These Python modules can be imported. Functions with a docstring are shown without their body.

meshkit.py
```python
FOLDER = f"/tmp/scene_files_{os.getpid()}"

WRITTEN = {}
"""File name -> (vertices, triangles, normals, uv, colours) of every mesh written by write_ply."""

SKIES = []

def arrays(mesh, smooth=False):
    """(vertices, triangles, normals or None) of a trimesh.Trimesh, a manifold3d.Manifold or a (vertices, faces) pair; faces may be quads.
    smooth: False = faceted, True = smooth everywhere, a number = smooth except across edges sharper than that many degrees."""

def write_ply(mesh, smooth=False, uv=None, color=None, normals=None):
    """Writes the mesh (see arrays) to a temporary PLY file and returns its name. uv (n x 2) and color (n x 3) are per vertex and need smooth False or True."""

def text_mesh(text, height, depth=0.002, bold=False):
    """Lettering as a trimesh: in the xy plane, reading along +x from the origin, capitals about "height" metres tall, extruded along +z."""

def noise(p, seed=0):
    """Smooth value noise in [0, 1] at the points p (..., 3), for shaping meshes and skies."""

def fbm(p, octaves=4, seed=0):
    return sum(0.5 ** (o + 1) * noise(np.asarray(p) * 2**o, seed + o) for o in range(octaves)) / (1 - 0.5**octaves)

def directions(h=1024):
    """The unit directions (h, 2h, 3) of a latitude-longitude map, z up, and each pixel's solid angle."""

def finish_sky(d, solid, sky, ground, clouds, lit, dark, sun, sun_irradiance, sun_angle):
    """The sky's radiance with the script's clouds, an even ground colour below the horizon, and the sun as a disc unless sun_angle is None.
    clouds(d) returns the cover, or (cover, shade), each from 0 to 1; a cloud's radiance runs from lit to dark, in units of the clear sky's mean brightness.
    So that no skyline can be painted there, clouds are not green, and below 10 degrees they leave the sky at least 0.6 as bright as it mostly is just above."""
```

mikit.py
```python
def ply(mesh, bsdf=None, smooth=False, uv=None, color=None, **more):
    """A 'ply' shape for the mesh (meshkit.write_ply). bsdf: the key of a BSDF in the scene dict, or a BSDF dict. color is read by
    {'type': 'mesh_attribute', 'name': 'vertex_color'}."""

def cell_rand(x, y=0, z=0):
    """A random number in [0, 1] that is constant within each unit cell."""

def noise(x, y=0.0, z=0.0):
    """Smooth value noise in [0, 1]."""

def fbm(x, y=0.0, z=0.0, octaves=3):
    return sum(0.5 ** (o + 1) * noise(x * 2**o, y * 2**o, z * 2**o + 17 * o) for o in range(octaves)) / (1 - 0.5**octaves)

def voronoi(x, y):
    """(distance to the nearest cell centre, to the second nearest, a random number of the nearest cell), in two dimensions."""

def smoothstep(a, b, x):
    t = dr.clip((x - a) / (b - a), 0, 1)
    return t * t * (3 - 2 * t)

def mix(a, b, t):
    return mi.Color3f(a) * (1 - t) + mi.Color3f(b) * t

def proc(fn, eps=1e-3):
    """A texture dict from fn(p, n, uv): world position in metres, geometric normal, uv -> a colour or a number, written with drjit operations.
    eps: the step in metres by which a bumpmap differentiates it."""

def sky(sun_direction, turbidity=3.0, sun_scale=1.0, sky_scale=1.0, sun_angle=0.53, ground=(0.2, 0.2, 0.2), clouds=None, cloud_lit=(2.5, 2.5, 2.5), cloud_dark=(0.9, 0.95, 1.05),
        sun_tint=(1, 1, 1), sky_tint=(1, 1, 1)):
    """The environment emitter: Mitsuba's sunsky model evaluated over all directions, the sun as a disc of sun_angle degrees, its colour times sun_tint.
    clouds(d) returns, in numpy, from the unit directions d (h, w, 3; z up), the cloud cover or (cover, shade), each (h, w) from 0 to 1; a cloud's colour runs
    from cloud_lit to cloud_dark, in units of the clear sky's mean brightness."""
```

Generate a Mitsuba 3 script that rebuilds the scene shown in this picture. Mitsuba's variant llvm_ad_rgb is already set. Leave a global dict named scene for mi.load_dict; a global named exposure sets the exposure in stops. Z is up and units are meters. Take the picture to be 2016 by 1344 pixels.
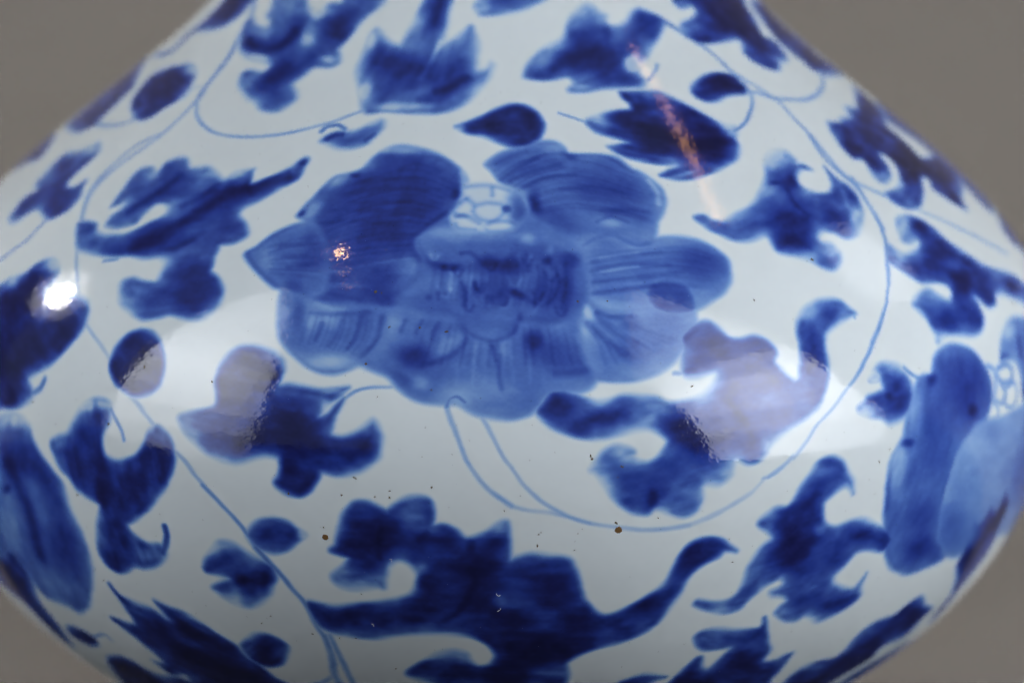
"""Close-up of a blue-and-white porcelain bottle vase standing on a grey paper sweep between two unseen upright light panels."""
import math
import numpy as np, trimesh, mitsuba as mi, drjit as dr
import mikit, meshkit
from mikit import proc, noise, fbm, voronoi, smoothstep, mix
from scipy.interpolate import CubicSpline
from scipy.ndimage import distance_transform_edt, gaussian_filter1d
from shapely.geometry import Polygon, box

T = mi.ScalarTransform4f
scene, labels = {}, {}

# ---------------------------------------------------------------- camera, light, exposure
W, H = 1024, 682
EYE, AIM = np.array([0.0, -0.88633, 0.21828]), np.array([0.004724, 0.985861, -0.167499])
scene['camera'] = {'type': 'thinlens', 'fov': 10.267, 'fov_axis': 'x', 'aperture_radius': 0.0082, 'focus_distance': 0.820, 'near_clip': 0.05, 'far_clip': 20.0,
                   'to_world': T().look_at(origin=EYE.tolist(), target=(EYE + AIM).tolist(), up=[0, 0, 1])}
exposure = 0.15
PANEL_L, PANEL_R, PANEL_B = 3.9, 4.4, 1.1          # radiance of the light panels
HOT_LAMP, WARM_BULB, WARM_BEADS = 200.0, (95, 56, 22), (32, 15.5, 5.2)
scene['ambient_fill'] = {'type': 'constant', 'radiance': {'type': 'rgb', 'value': [0.115, 0.13, 0.15]}}     # even bluish fill from all sides, added to lift the front
PANEL_TINT = np.array([0.96, 1.0, 1.05])

LEFT_PANEL = [(-0.400, -0.135, 0.033), (-0.395, -0.146, 0.098), (-0.394, -0.149, 0.141), (-0.394, -0.149, 0.213), (-0.393, -0.150, 0.281), (-0.393, -0.150, 0.353), (-0.393, -0.151, 0.445), (-0.390, -0.156, 0.535), (-0.384, -0.169, 0.636), (-0.377, -0.187, 0.726), (-0.343, -0.262, 0.589), (-0.317, -0.320, 0.436), (-0.304, -0.350, 0.295), (-0.301, -0.357, 0.154), (-0.304, -0.349, 0.069), (-0.307, -0.343, 0.017), (-0.327, -0.298, 0.006), (-0.355, -0.235, 0.014), (-0.373, -0.195, 0.027), (-0.387, -0.162, 0.026)]
RIGHT_PANEL = [(0.327, -0.280, 0.877), (0.351, -0.234, 0.597), (0.365, -0.208, 0.466), (0.376, -0.187, 0.322), (0.388, -0.165, 0.226), (0.395, -0.151, 0.158), (0.406, -0.131, 0.111), (0.422, -0.102, 0.045), (0.419, -0.107, 0.006), (0.368, -0.203, 0.006), (0.328, -0.278, 0.006), (0.307, -0.318, 0.006), (0.293, -0.343, 0.008), (0.281, -0.366, 0.097), (0.271, -0.385, 0.173), (0.265, -0.396, 0.217), (0.256, -0.413, 0.285), (0.245, -0.434, 0.345), (0.253, -0.419, 0.455), (0.290, -0.350, 0.707)]
REAR_PANEL = [(0.727, 0.304, 0.880), (0.813, 0.189, 0.841), (0.842, 0.176, 0.815), (0.892, 0.155, 0.765), (0.928, 0.164, 0.716), (0.952, 0.194, 0.673), (0.962, 0.264, 0.627), (0.954, 0.322, 0.607), (0.843, 0.472, 0.661), (0.758, 0.523, 0.721), (0.720, 0.438, 0.818)]
HOT = [(-0.728, 0.218, 0.437), (-0.698, 0.247, 0.467), (-0.676, 0.256, 0.495), (-0.666, 0.246, 0.515), (-0.685, 0.215, 0.506), (-0.714, 0.193, 0.474), (-0.728, 0.199, 0.447)]
BULBS = [((-0.376, -0.128, 1.133), .0092, 1.0, 'small unseen warm bulb mirrored as the brightest orange spark, on the left petal'),
         ((-0.382, -0.232, 1.118), .010, .075, 'faint unseen warm bulb mirrored just below the bright spark on the left petal'),
         ((-0.381, -0.315, 1.100), .010, .055, 'fainter unseen warm bulb mirrored second below the bright spark on the left petal')]
BEAD_LINE = [(0.546, 0.165, 1.056), (0.527, 0.194, 1.059), (0.513, 0.224, 1.058), (0.504, 0.248, 1.055), (0.499, 0.268, 1.051), (0.499, 0.283, 1.046)]


def tag(key, label=None, category=None, kind=None, group=None):
    d = {k: v for k, v in (('label', label), ('category', category), ('kind', kind), ('group', group)) if v}
    if d:
        labels[key] = d


USED = {}


def numbered(name):
    n = USED.get(name, 0)
    USED[name] = n + 1
    return name if n == 0 else f'{name}_{n:03d}'


# ---------------------------------------------------------------- materials
def ramp(x, xs, ys):
    out = mi.Float(ys[0])
    for a, b, p, q in zip(xs, xs[1:], ys, ys[1:]):
        out += (q - p) * dr.clip((x - a) / (b - a), 0, 1)
    return out


CLAY = (0.685, 0.735, 0.755)                      # the white porcelain under its faintly blue glaze
DENS = [0, 0.5, 1.0, 2.0, 3.0, 4.0]              # thickness of the cobalt wash and what it lets through
LR, LG, LB = [0, -1.10, -2.20, -3.75, -4.3, -4.6], [0, -0.66, -1.52, -3.0, -4.1, -4.5], [0, -0.11, -0.44, -1.08, -2.1, -2.7]


def porcelain_colour(p, n, uv):
    """uv.x holds the amount of cobalt that the brush left (0 = bare white); grain and small pools are noise."""
    d = uv.x * 4.0
    g = fbm(p.x * 2400, p.y * 2400, p.z * 2400, 2) - 0.5
    c = fbm(p.x * 900, p.y * 900, p.z * 900, 2) - 0.5
    d = dr.maximum(d * (1 + 0.12 * g + 0.14 * c), 0)
    w = 1 + 0.02 * c + 0.05 * (fbm(p.x * 90, p.y * 90, p.z * 90, 2) - 0.5)
    f, _, r = voronoi(dr.atan2(p.x, -p.y) * 0.09 * 260, p.z * 260)
    w *= 1 - 0.45 * dr.select(r > 0.72, smoothstep(0.030, 0.012, f), 0.0)          # pinhead specks in the clay
    return mi.Color3f(CLAY[0] * w * dr.exp(ramp(d, DENS, LR)), CLAY[1] * w * dr.exp(ramp(d, DENS, LG)), CLAY[2] * w * dr.exp(ramp(d, DENS, LB)))


def glaze_relief(p, n, uv):
    """Orange peel and pinholes of the glaze, in units of its depth."""
    h = 2.0 * noise(p.x * 1500, p.y * 1500, p.z * 1500) + 1.0 * noise(p.x * 3300, p.y * 3300, p.z * 3300 + 9) + 1.2 * noise(p.x * 330, p.y * 330, p.z * 330 + 5)
    a = dr.atan2(p.x, -p.y) * 0.09
    f, _, r = voronoi(a * 880, p.z * 880)
    pit = dr.select(r > 0.35, smoothstep(0.06 + 0.07 * r, 0.0, f), 0.0)
    return h - 1.7 * pit


scene['porcelain'] = {'type': 'twosided', 'b': {'type': 'bumpmap', 'arbitrary': proc(glaze_relief, 3e-5), 'scale': 3.8e-6,
                      'bsdf': {'type': 'principled', 'base_color': proc(porcelain_colour), 'roughness': 0.07, 'specular': 0.75}}}
scene['iron'] = {'type': 'principled', 'base_color': {'type': 'rgb', 'value': [0.085, 0.062, 0.040]}, 'roughness': 0.5, 'specular': 0.4}
scene['rust'] = {'type': 'principled', 'base_color': {'type': 'rgb', 'value': [0.16, 0.085, 0.03]}, 'roughness': 0.5, 'specular': 0.4}
scene['lint'] = {'type': 'principled', 'base_color': {'type': 'rgb', 'value': [0.8, 0.8, 0.8]}, 'roughness': 0.9, 'specular': 0.1}


def paper_colour(p, n, uv):
    g = fbm(p.x * 60, p.y * 60, p.z * 60, 3) - 0.5
    return mi.Color3f(0.378, 0.333, 0.288) * (1 + 0.05 * g)


scene['paper'] = {'type': 'twosided', 'b': {'type': 'principled', 'base_color': proc(paper_colour), 'roughness': 0.9, 'specular': 0.1}}
scene['felt'] = {'type': 'twosided', 'b': {'type': 'principled', 'base_color': {'type': 'rgb', 'value': [0.035, 0.034, 0.033]}, 'roughness': 0.95, 'specular': 0.05}}
scene['black_metal'] = {'type': 'twosided', 'b': {'type': 'principled', 'base_color': {'type': 'rgb', 'value': [0.03, 0.03, 0.03]}, 'roughness': 0.5}}

# ---------------------------------------------------------------- the sweep of grey paper
ys = list(np.linspace(-1.6, 0.05, 12)) + [0.05 + 0.4 * math.sin(a) for a in np.linspace(0.1, math.pi / 2, 14)] + [0.45] * 6
zs = [-0.003] * 12 + [0.397 - 0.4 * math.cos(a) for a in np.linspace(0.1, math.pi / 2, 14)] + [0.5, 0.7, 0.9, 1.2, 1.5, 1.8]
sv = np.array([(x, y, z) for y, z in zip(ys, zs) for x in np.linspace(-1.3, 1.3, 9)])
sf = np.array([(j * 9 + i, j * 9 + i + 1, (j + 1) * 9 + i + 1, (j + 1) * 9 + i) for j in range(len(ys) - 1) for i in range(8)])
scene['backdrop'] = mikit.ply((sv, sf), 'paper', smooth=True)
tag('backdrop', 'plain warm grey studio backdrop, out of focus behind the vase', 'backdrop', kind='structure')

cv = np.array([(x, y, 0.0) for y in np.linspace(-1.5, 0.03, 16) for x in np.linspace(-1.0, 1.0, 17)])
cf = np.array([(j * 17 + i, j * 17 + i + 1, (j + 1) * 17 + i + 1, (j + 1) * 17 + i) for j in range(15) for i in range(16)])
scene['unseen_dark_cloth'] = mikit.ply((cv, cf), 'felt', smooth=True)  # unseen dark sheet, cuts the light bounced onto the vase underside
tag('unseen_dark_cloth', 'flat dark felt cloth under the vase, out of view, keeps bounced light off its underside', 'cloth')

# ---------------------------------------------------------------- the turned shape of the vase
U = 8.0214e-5                                    # metres per unit of the decoration's coordinates (about 1/12 mm)
ZEQ = 0.062                                      # height of the widest circle
PROFILE = [(-745, 480), (-735, 512), (-700, 592), (-640, 668), (-560, 756), (-500, 836), (-436, 911), (-374, 969), (-312, 1015), (-249, 1052), (-187, 1080), (-125, 1100), (-62, 1114), (0, 1121), (62, 1120), (125, 1111), (187, 1091), (249, 1060), (312, 1016), (374, 961), (436, 895), (499, 820), (561, 744), (620, 672), (690, 589), (760, 517), (850, 428), (960, 330), (1100, 215), (1300, 160), (1500, 145)]
knots = np.array(PROFILE, float)
t = np.r_[0, np.cumsum(np.hypot(*np.diff(knots, axis=0).T))]
curve = gaussian_filter1d(CubicSpline(t, knots)(np.linspace(0, t[-1], 6000)), 20, axis=0, mode='nearest')
PS = np.r_[0, np.cumsum(np.hypot(*np.diff(curve, axis=0).T))]
PS -= PS[np.argmax(curve[:, 1])]
PZ, PR = curve[:, 0], curve[:, 1]
r_at, z_at = lambda s: np.interp(s, PS, PR), lambda s: np.interp(s, PS, PZ)


def on_vase(a, s, lift=0.0):
    """Points and normals at azimuth a (degrees, 0 = front) and arc length s above the widest circle."""
    a, s = np.broadcast_arrays(np.radians(a), np.asarray(s, float))
    r, z = r_at(s), z_at(s)
    dr_, dz_ = r_at(s + 3) - r_at(s - 3), z_at(s + 3) - z_at(s - 3)
    q = np.hypot(dr_, dz_)
    n = np.stack([dz_ / q * np.sin(a), -dz_ / q * np.cos(a), -dr_ / q], -1)
    return np.stack([r * np.sin(a) * U, -r * np.cos(a) * U, z * U + ZEQ], -1) + n * lift, n


# The painted decoration, in the vase's own coordinates: azimuth in 1/100 degree, arc length in 1/10 unit.
#   F wash: amount of cobalt, softness of its edge, outline (azimuth, arc, 1 = sharp corner)   L drawn line: amount, width, taper, points
#   S brush stroke inside a wash: more or less cobalt, width, taper, points                      B pool or thin spot inside a wash: amount, centre and two half axes
MOTIFS = [
  ('leaf', [
    ('F',2.576,8.2,[-7596,9899,0,-7520,9594,0,-7552,9273,0,-7766,8822,0,-7691,8449,0,-8619,8132,0,-7571,8374,0,-7538,8718,0,-7438,9052,0,-6805,9178,0,-6322,9355,0,-6078,9603,0,-6015,9871,0,-5984,10265,0,-6315,10665,0,-8638,10490,0]),
  ]),
  ('leaf', [
    ('F',2.3520000000000003,8.2,[-8973,8035,0,-8520,7876,0,-7496,7444,0,-7406,7068,0,-7326,6691,0,-7328,6346,0,-7632,6067,0,-8962,5942,0,-9127,6254,0,-9245,6686,0,-9256,7200,0,-9274,7713,0]),
    ('L',0.6,16.1,0,[-7388,6370,-6769,6461,-6419,6591,-6191,6785]),
  ]),
  ('leaf', [
    ('F',2.576,8.2,[-6363,8278,0,-6006,8221,0,-5784,8070,0,-5584,7775,0,-5594,7446,0,-5772,7131,0,-5902,6871,0,-6168,6814,0,-6546,6970,0,-6881,7186,0,-7130,7523,0,-7195,7855,0,-6911,8082,0,-6597,8189,0]),
    ('B',-0.9,[-6191,8165,297,52,249,-170]),
    ('B',0.3,[-6188,7427,133,354,421,-150]),
  ]),
  ('vine', [
    ('L',0.75,20.3,0,[-6265,10235,-5846,9890,-5588,9532,-5443,9031,-5280,8564,-5238,8112,-5153,7617]),
    ('L',0.8,25.8,0,[-5296,8425,-5241,8065,-5153,7617]),
    ('L',0.62,17.3,0,[-5141,7572,-5142,7066,-5215,6547,-5344,6153,-5503,5704,-5574,5207,-5520,4796,-5386,4441,-5202,4094]),
    ('L',0.6,16.0,0,[-5261,6552,-5511,6246,-5635,5756,-5649,5293,-5602,4899,-5417,4510,-5266,4210,-5133,3915]),
    ('L',0.4,11.8,0,[-5133,3915,-4898,3421,-4701,3018]),
    ('L',0.3,8.1,0,[-4684,2978,-4489,2559,-4279,2196,-4019,1889,-3864,1664,-3747,1466]),
    ('L',0.3,13.0,0,[-5382,7857,-5472,7748,-5482,7513]),
  ]),
  ('vine', [
    ('L',0.62,10.6,0,[-5137,7573,-5044,7405,-4892,7202,-4609,6977,-4284,6807,-3921,6753,-3475,6795,-3081,6911,-2715,7083,-2359,7290,-2128,7461,-1869,7652]),
  ]),
  ('vine', [
    ('L',0.42,12.8,0,[-3602,1145,-3398,877,-3246,599,-3048,237,-2899,17,-2758,-269,-2673,-443]),
    ('L',0.8,12.5,0,[-2697,-422,-2498,-802,-2309,-1194,-2224,-1515]),
    ('L',1.0,21.9,0,[-2209,-1547,-2060,-1903,-1916,-2274,-1791,-2665,-1738,-3049,-1652,-3450]),
    ('L',0.85,25.3,0,[-1647,-3407,-1630,-3936,-1664,-4530,-1624,-4957]),
    ('L',0.7,19.6,0,[-1593,-3399,-1541,-3968,-1474,-4874]),
    ('L',0.5,16.5,0,[-1664,-4530,-1837,-4776,-2002,-4922]),
  ]),
  ('leaf', [
    ('F',1.5,8.2,[-5357,10157,0,-5209,9915,0,-5154,9751,0,-4910,9649,0,-4841,9487,0,-5002,9427,0,-5324,9519,0,-5605,9680,0,-5663,9566,0,-5532,9324,0,-5357,9086,0,-5206,8886,0,-4960,8764,0,-4600,8677,0,-4227,8646,0,-4101,8582,0,-4180,8396,0,-4432,8400,0,-4587,8321,0,-4512,8082,0,-4282,7842,0,-4039,7695,0,-3882,7671,0,-3695,7517,0,-3498,7453,0,-3325,7496,0,-3208,7664,0,-3159,7846,0,-3303,8052,0,-3396,8175,0,-3268,8451,0,-3142,8636,0,-2845,8683,0,-2701,8800,0,-2799,9002,0,-2867,9080,0,-2766,9375,0,-2627,9792,0,-2450,10046,0,-2221,10302,0,-2213,10628,0,-2905,10595,0,-3308,10408,0,-3283,10203,0,-3566,10142,0,-3819,9957,0,-4131,10057,0,-4384,10246,0,-5069,10355,0,-5437,10277,0]),
    ('S',0.9,34.5,0,[-5322,9133,-4787,8960,-4340,8989,-4104,9225,-4074,9645]),
    ('B',0.6,[-3706,8450,285,360,420,-373]),
    ('B',-0.8,[-3670,9431,233,-68,43,-409]),
    ('B',-0.9,[-2966,8843,208,17,49,-114]),
    ('B',-0.8,[-4580,8767,429,-30,56,-100]),
    ('B',-0.5,[-4299,8156,185,24,114,-165]),
    ('B',-0.35,[-4733,9962,356,33,179,-194]),
    ('B',-0.7,[-3775,9961,265,21,103,-158]),
    ('B',0.7,[-3038,9725,189,389,247,-157]),
    ('B',-0.4,[-5267,9355,207,24,200,-191]),
  ]),
  ('leaf', [
    ('F',1.55,8.2,[-1372,10332,0,-1483,9803,0,-1580,9436,0,-1646,9272,0,-1869,9344,0,-2100,9535,0,-2240,9630,0,-2302,9484,0,-2310,9076,0,-2294,8659,0,-2191,8324,0,-2013,7902,0,-1902,7628,0,-1801,7549,0,-1566,7606,0,-1188,7603,0,-791,7617,0,-507,7709,0,-250,7969,0,-62,8270,0,83,8566,0,148,8857,0,102,8891,0,-5,8754,0,-156,8733,0,-130,9022,0,-102,9265,0,-207,9586,0,-281,9746,0,-412,9624,0,-666,9420,0,-807,9338,0,-812,9538,0,-783,9901,0,-747,10224,0,-740,10668,0,-1362,10656,0]),
    ('B',0.8,[-1033,10017,220,-58,-46,-508]),
    ('B',0.6,[-1501,8744,612,-180,0,-363]),
    ('B',0.3,[-1763,8005,178,-119,-71,-454]),
    ('B',-0.6,[-1971,8079,138,-25,41,-296]),
    ('B',-0.7,[-1097,8123,426,241,58,-161]),
    ('B',-0.7,[-1159,7776,515,21,18,-128]),
    ('B',-0.6,[-2210,9367,131,-42,-1,-229]),
    ('B',-0.3,[-206,9545,134,1,7,-241]),
    ('S',0.75,25.7,0,[-871,8130,-572,8265,-242,8608]),
    ('S',-0.45,11.9,0,[-837,9458,-972,8969,-1134,8378]),
    ('S',0.5,7.9,0,[-1892,7586,-1459,7612,-1053,7587]),
    ('B',-0.25,[-1279,9285,165,-80,-69,-332]),
  ]),
  ('leaf', [
    ('F',1.5,8.2,[-206,10269,0,-147,10108,0,-55,10008,0,304,10047,0,749,10142,0,1143,10276,0,1460,10490,0,818,10706,0,18,10592,0]),
    ('B',-0.6,[-38,10189,184,0,1,-161]),
    ('B',0.3,[467,10308,300,-3,-9,-121]),
  ]),
  ('leaf', [
    ('F',1.7,8.2,[2256,10249,0,2437,10187,0,2540,10038,0,2645,9951,0,2577,9852,0,2644,9706,0,2874,9691,0,3167,9877,0,3464,10021,0,3700,9962,0,3930,9819,0,3959,9692,0,3681,9425,0,3334,9164,0,3089,8892,0,2845,8700,0,2778,8491,0,2824,8313,0,2683,8160,0,2341,8170,0,1944,8164,0,1640,8130,0,1416,8172,0,1517,8360,0,1446,8491,0,1201,8459,0,962,8446,0,761,8494,0,664,8559,0,798,8848,0,984,9089,0,1239,9265,0,1495,9377,0,1629,9513,0,1694,9712,0,1859,9989,0,2073,10184,0]),
    ('B',-0.8,[2135,9896,357,-17,-110,-340]),
    ('B',-0.55,[1014,8843,252,168,59,-199]),
    ('B',0.75,[2002,8966,667,-112,-127,-364]),
    ('B',-1.4,[2718,8773,144,-91,-159,-226]),
    ('B',-0.6,[1602,8227,175,-9,-16,-77]),
    ('B',0.4,[3369,9698,367,137,12,-251]),
    ('B',0.3,[2478,9471,109,-6,-87,-239]),
    ('L',0.7,8.3,0,[2872,8309,3076,8508,3226,8701]),
  ]),
  ('leaf', [
    ('F',2.3520000000000003,8.2,[4917,10449,0,4563,10142,0,4632,9975,0,5033,9979,0,5027,9801,0,4796,9676,0,4374,9570,0,4250,9373,0,4451,9141,0,4835,9077,0,5253,9070,0,5589,9058,0,5703,8946,0,5529,8747,0,5554,8516,0,5761,8299,0,6040,8206,0,6304,8340,0,6650,8347,0,6868,8538,0,6954,8805,0,6655,8989,0,6710,9161,0,7075,9423,0,7217,9716,0,7725,10147,0]),
    ('B',0.9,[6067,9424,698,-88,-597,-404]),
    ('B',-0.6,[4533,9429,320,-33,-126,-156]),
    ('B',-0.6,[5901,8555,186,-236,-281,-116]),
    ('B',-0.4,[4881,9243,473,-53,-122,-136]),
    ('B',-0.5,[4766,10060,208,-19,-111,-117]),
    ('S',-0.4,17.6,0,[5774,9892,5923,9529,5764,9201]),
  ]),
  ('leaf', [
    ('F',2.3520000000000003,8.2,[7764,9779,0,7401,9445,0,7240,9060,0,7140,8610,0,7239,8205,0,7304,7881,0,7649,7689,0,9016,7490,0,8960,7975,0,9081,8459,0,8904,8882,0,8947,9299,0,9135,9595,0]),
  ]),
  ('vine', [
    ('L',0.95,22.8,0,[3837,9847,3977,9711,4235,9416]),
    ('L',0.62,16.4,0,[4190,9483,4408,9146,4598,8911,4709,8589,4754,8313,4950,8010,5117,7683,5235,7408,5224,6994,5248,6621,5230,6349,5203,5966,5196,5557,5235,5209,5200,4906,5136,4447,5078,4111]),
    ('L',0.7,21.1,0,[4709,8589,4754,8313,4853,8162]),
    ('L',0.6,14.5,0,[5248,6621,5138,6185,5112,5848,5152,5499,5215,5281]),
    ('L',0.7,22.7,0,[5254,6528,5217,6283]),
    ('L',0.62,16.1,0,[5300,5364,5213,4894,5109,4319,5009,3932,4899,3641]),
    ('L',0.7,19.3,0,[4959,3784,4776,3361,4614,2952]),
    ('L',0.62,13.0,0,[4614,2952,4435,2566,4172,2080,4059,1894]),
    ('L',0.5,11.9,0,[4443,2592,4097,1958,3878,1522,3663,1190]),
    ('L',0.42,11.1,0,[3663,1190,3472,889,3258,592,3097,254,2965,19]),
    ('L',0.4,10.7,0,[2965,57,2856,-125,2697,-300]),
  ]),
  ('vine', [
    ('L',0.62,18.4,0,[4629,7829,4960,7709,5185,7555,5556,7443,5953,7367,6451,7411,6939,7552,7403,7751]),
  ]),
  ('vine', [
    ('L',0.85,14.2,0,[4811,8031,4721,7678,4557,7430,4283,7157,4034,6972,3857,6887]),
  ]),
  ('vine', [
    ('L',0.6,17.8,0,[5257,5307,5416,5066,5629,4789]),
    ('L',0.38,16.1,0,[5985,4365,6328,4032,6703,3625,7116,3168,7528,2817]),
  ]),
  ('bud', [
    ('F',2.688,8.2,[3606,8012,0,3801,8167,0,4117,8307,0,4461,8331,0,4688,8232,0,4752,8040,0,4728,7860,0,4620,7762,0,4352,7779,0,4145,7754,0,3940,7656,0,3744,7682,0,3616,7832,0]),
    ('B',-0.5,[3696,8046,135,-16,-92,-168]),
  ]),
  ('leaf', [
    ('F',2.688,8.2,[2260,8055,1,2513,8034,0,2918,8020,0,3090,7892,0,3305,7647,0,3493,7359,0,3694,7110,0,3943,6963,0,3796,6742,0,3733,6486,0,3547,6207,0,3305,6026,0,3057,5931,0,2797,5837,0,2549,5834,0,2345,5934,1,2485,6047,0,2628,6180,0,2464,6241,0,2213,6332,0,1966,6439,0,1823,6579,0,1751,6712,1,1933,6741,0,2095,6779,0,1971,6909,0,1786,7009,0,1607,7149,0,1522,7326,0,1612,7449,0,1853,7554,0,2082,7581,0,2334,7613,0,2342,7786,0,2280,7922,0]),
    ('B',0.7,[2523,7075,441,-400,-133,-228]),
    ('B',0.8,[3278,6661,432,-1,-58,-166]),
    ('B',-1.1,[1749,7333,220,-82,-60,-186]),
    ('B',-0.9,[1930,6613,177,-86,-35,-101]),
    ('B',-0.9,[2405,7890,93,-117,-92,-125]),
    ('B',-1,[2627,5936,231,39,-17,-91]),
    ('B',-0.6,[3710,6887,147,-21,-122,-248]),
    ('B',-0.5,[2493,6345,312,-138,-40,-101]),
    ('B',-0.4,[3492,6347,78,-71,-155,-224]),
    ('L',0.6,11.4,0,[1549,7324,1348,7464,1143,7602]),
  ]),
  ('bud', [
    ('F',2.9120000000000004,8.2,[-417,7283,1,-244,7392,0,-41,7542,0,169,7712,0,413,7817,0,626,7791,0,797,7615,0,871,7313,0,792,7018,0,630,6811,0,460,6773,0,249,6861,0,10,7032,0,-237,7137,0]),
    ('B',-1.3,[-366,7263,113,1,4,-106]),
    ('B',-0.3,[-90,7286,151,0,3,-255]),
  ]),
  ('leaf', [
    ('F',1.5,8.2,[-2383,6813,0,-2307,6971,0,-2197,7058,0,-2042,7079,0,-1896,7133,0,-1724,7317,0,-1570,7412,0,-1502,7287,0,-1546,7071,0,-1699,6805,0,-1871,6665,0,-2042,6643,0,-2240,6719,0]),
    ('L',1.0,21.0,0,[-2430,7068,-2369,7190,-2218,7237,-2084,7141]),
    ('S',1.1,15.7,0,[-2356,6859,-2209,7001,-2058,7035]),
    ('S',0.6,11.1,0,[-1728,6825,-1575,7091]),
    ('B',0.3,[-2033,6823,177,14,25,-105]),
  ]),
  ('leaf', [
    ('F',1.8,8.2,[-6519,6033,0,-6632,5932,0,-6816,5739,0,-7153,5574,0,-7197,5246,0,-7170,4968,0,-7049,4723,0,-6826,4651,0,-7001,4373,0,-6969,4117,0,-6901,3877,0,-6692,3813,0,-6551,3940,0,-6485,4174,0,-6320,4265,0,-6039,4172,0,-5903,4167,0,-5746,4381,0,-5691,4612,0,-5707,4828,0,-5834,5018,0,-5912,5157,0,-5979,4980,0,-6169,4884,0,-6284,5035,0,-6286,5312,0,-6252,5603,0,-6274,5857,0]),
    ('B',-0.8,[-6505,5821,19,158,267,-77]),
    ('B',-0.5,[-7066,5046,-20,262,386,-54]),
    ('B',-0.4,[-6838,4025,233,70,209,-153]),
    ('B',0.5,[-6077,4508,74,331,296,-120]),
    ('B',0.4,[-6776,5272,-75,306,278,-44]),
    ('L',0.85,22.0,0.6,[-5983,4209,-6016,3843,-6062,3584,-6188,3307,-6329,3031,-6460,2838]),
  ]),
  ('leaf', [
    ('F',2.24,8.2,[-8550,5616,0,-8188,5419,0,-8007,5174,0,-8325,5001,0,-8669,4742,0,-9062,4467,0,-9122,4545,0,-9325,4857,0,-9463,5176,0,-9013,5606,0]),
  ]),
  ('leaf', [
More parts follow.
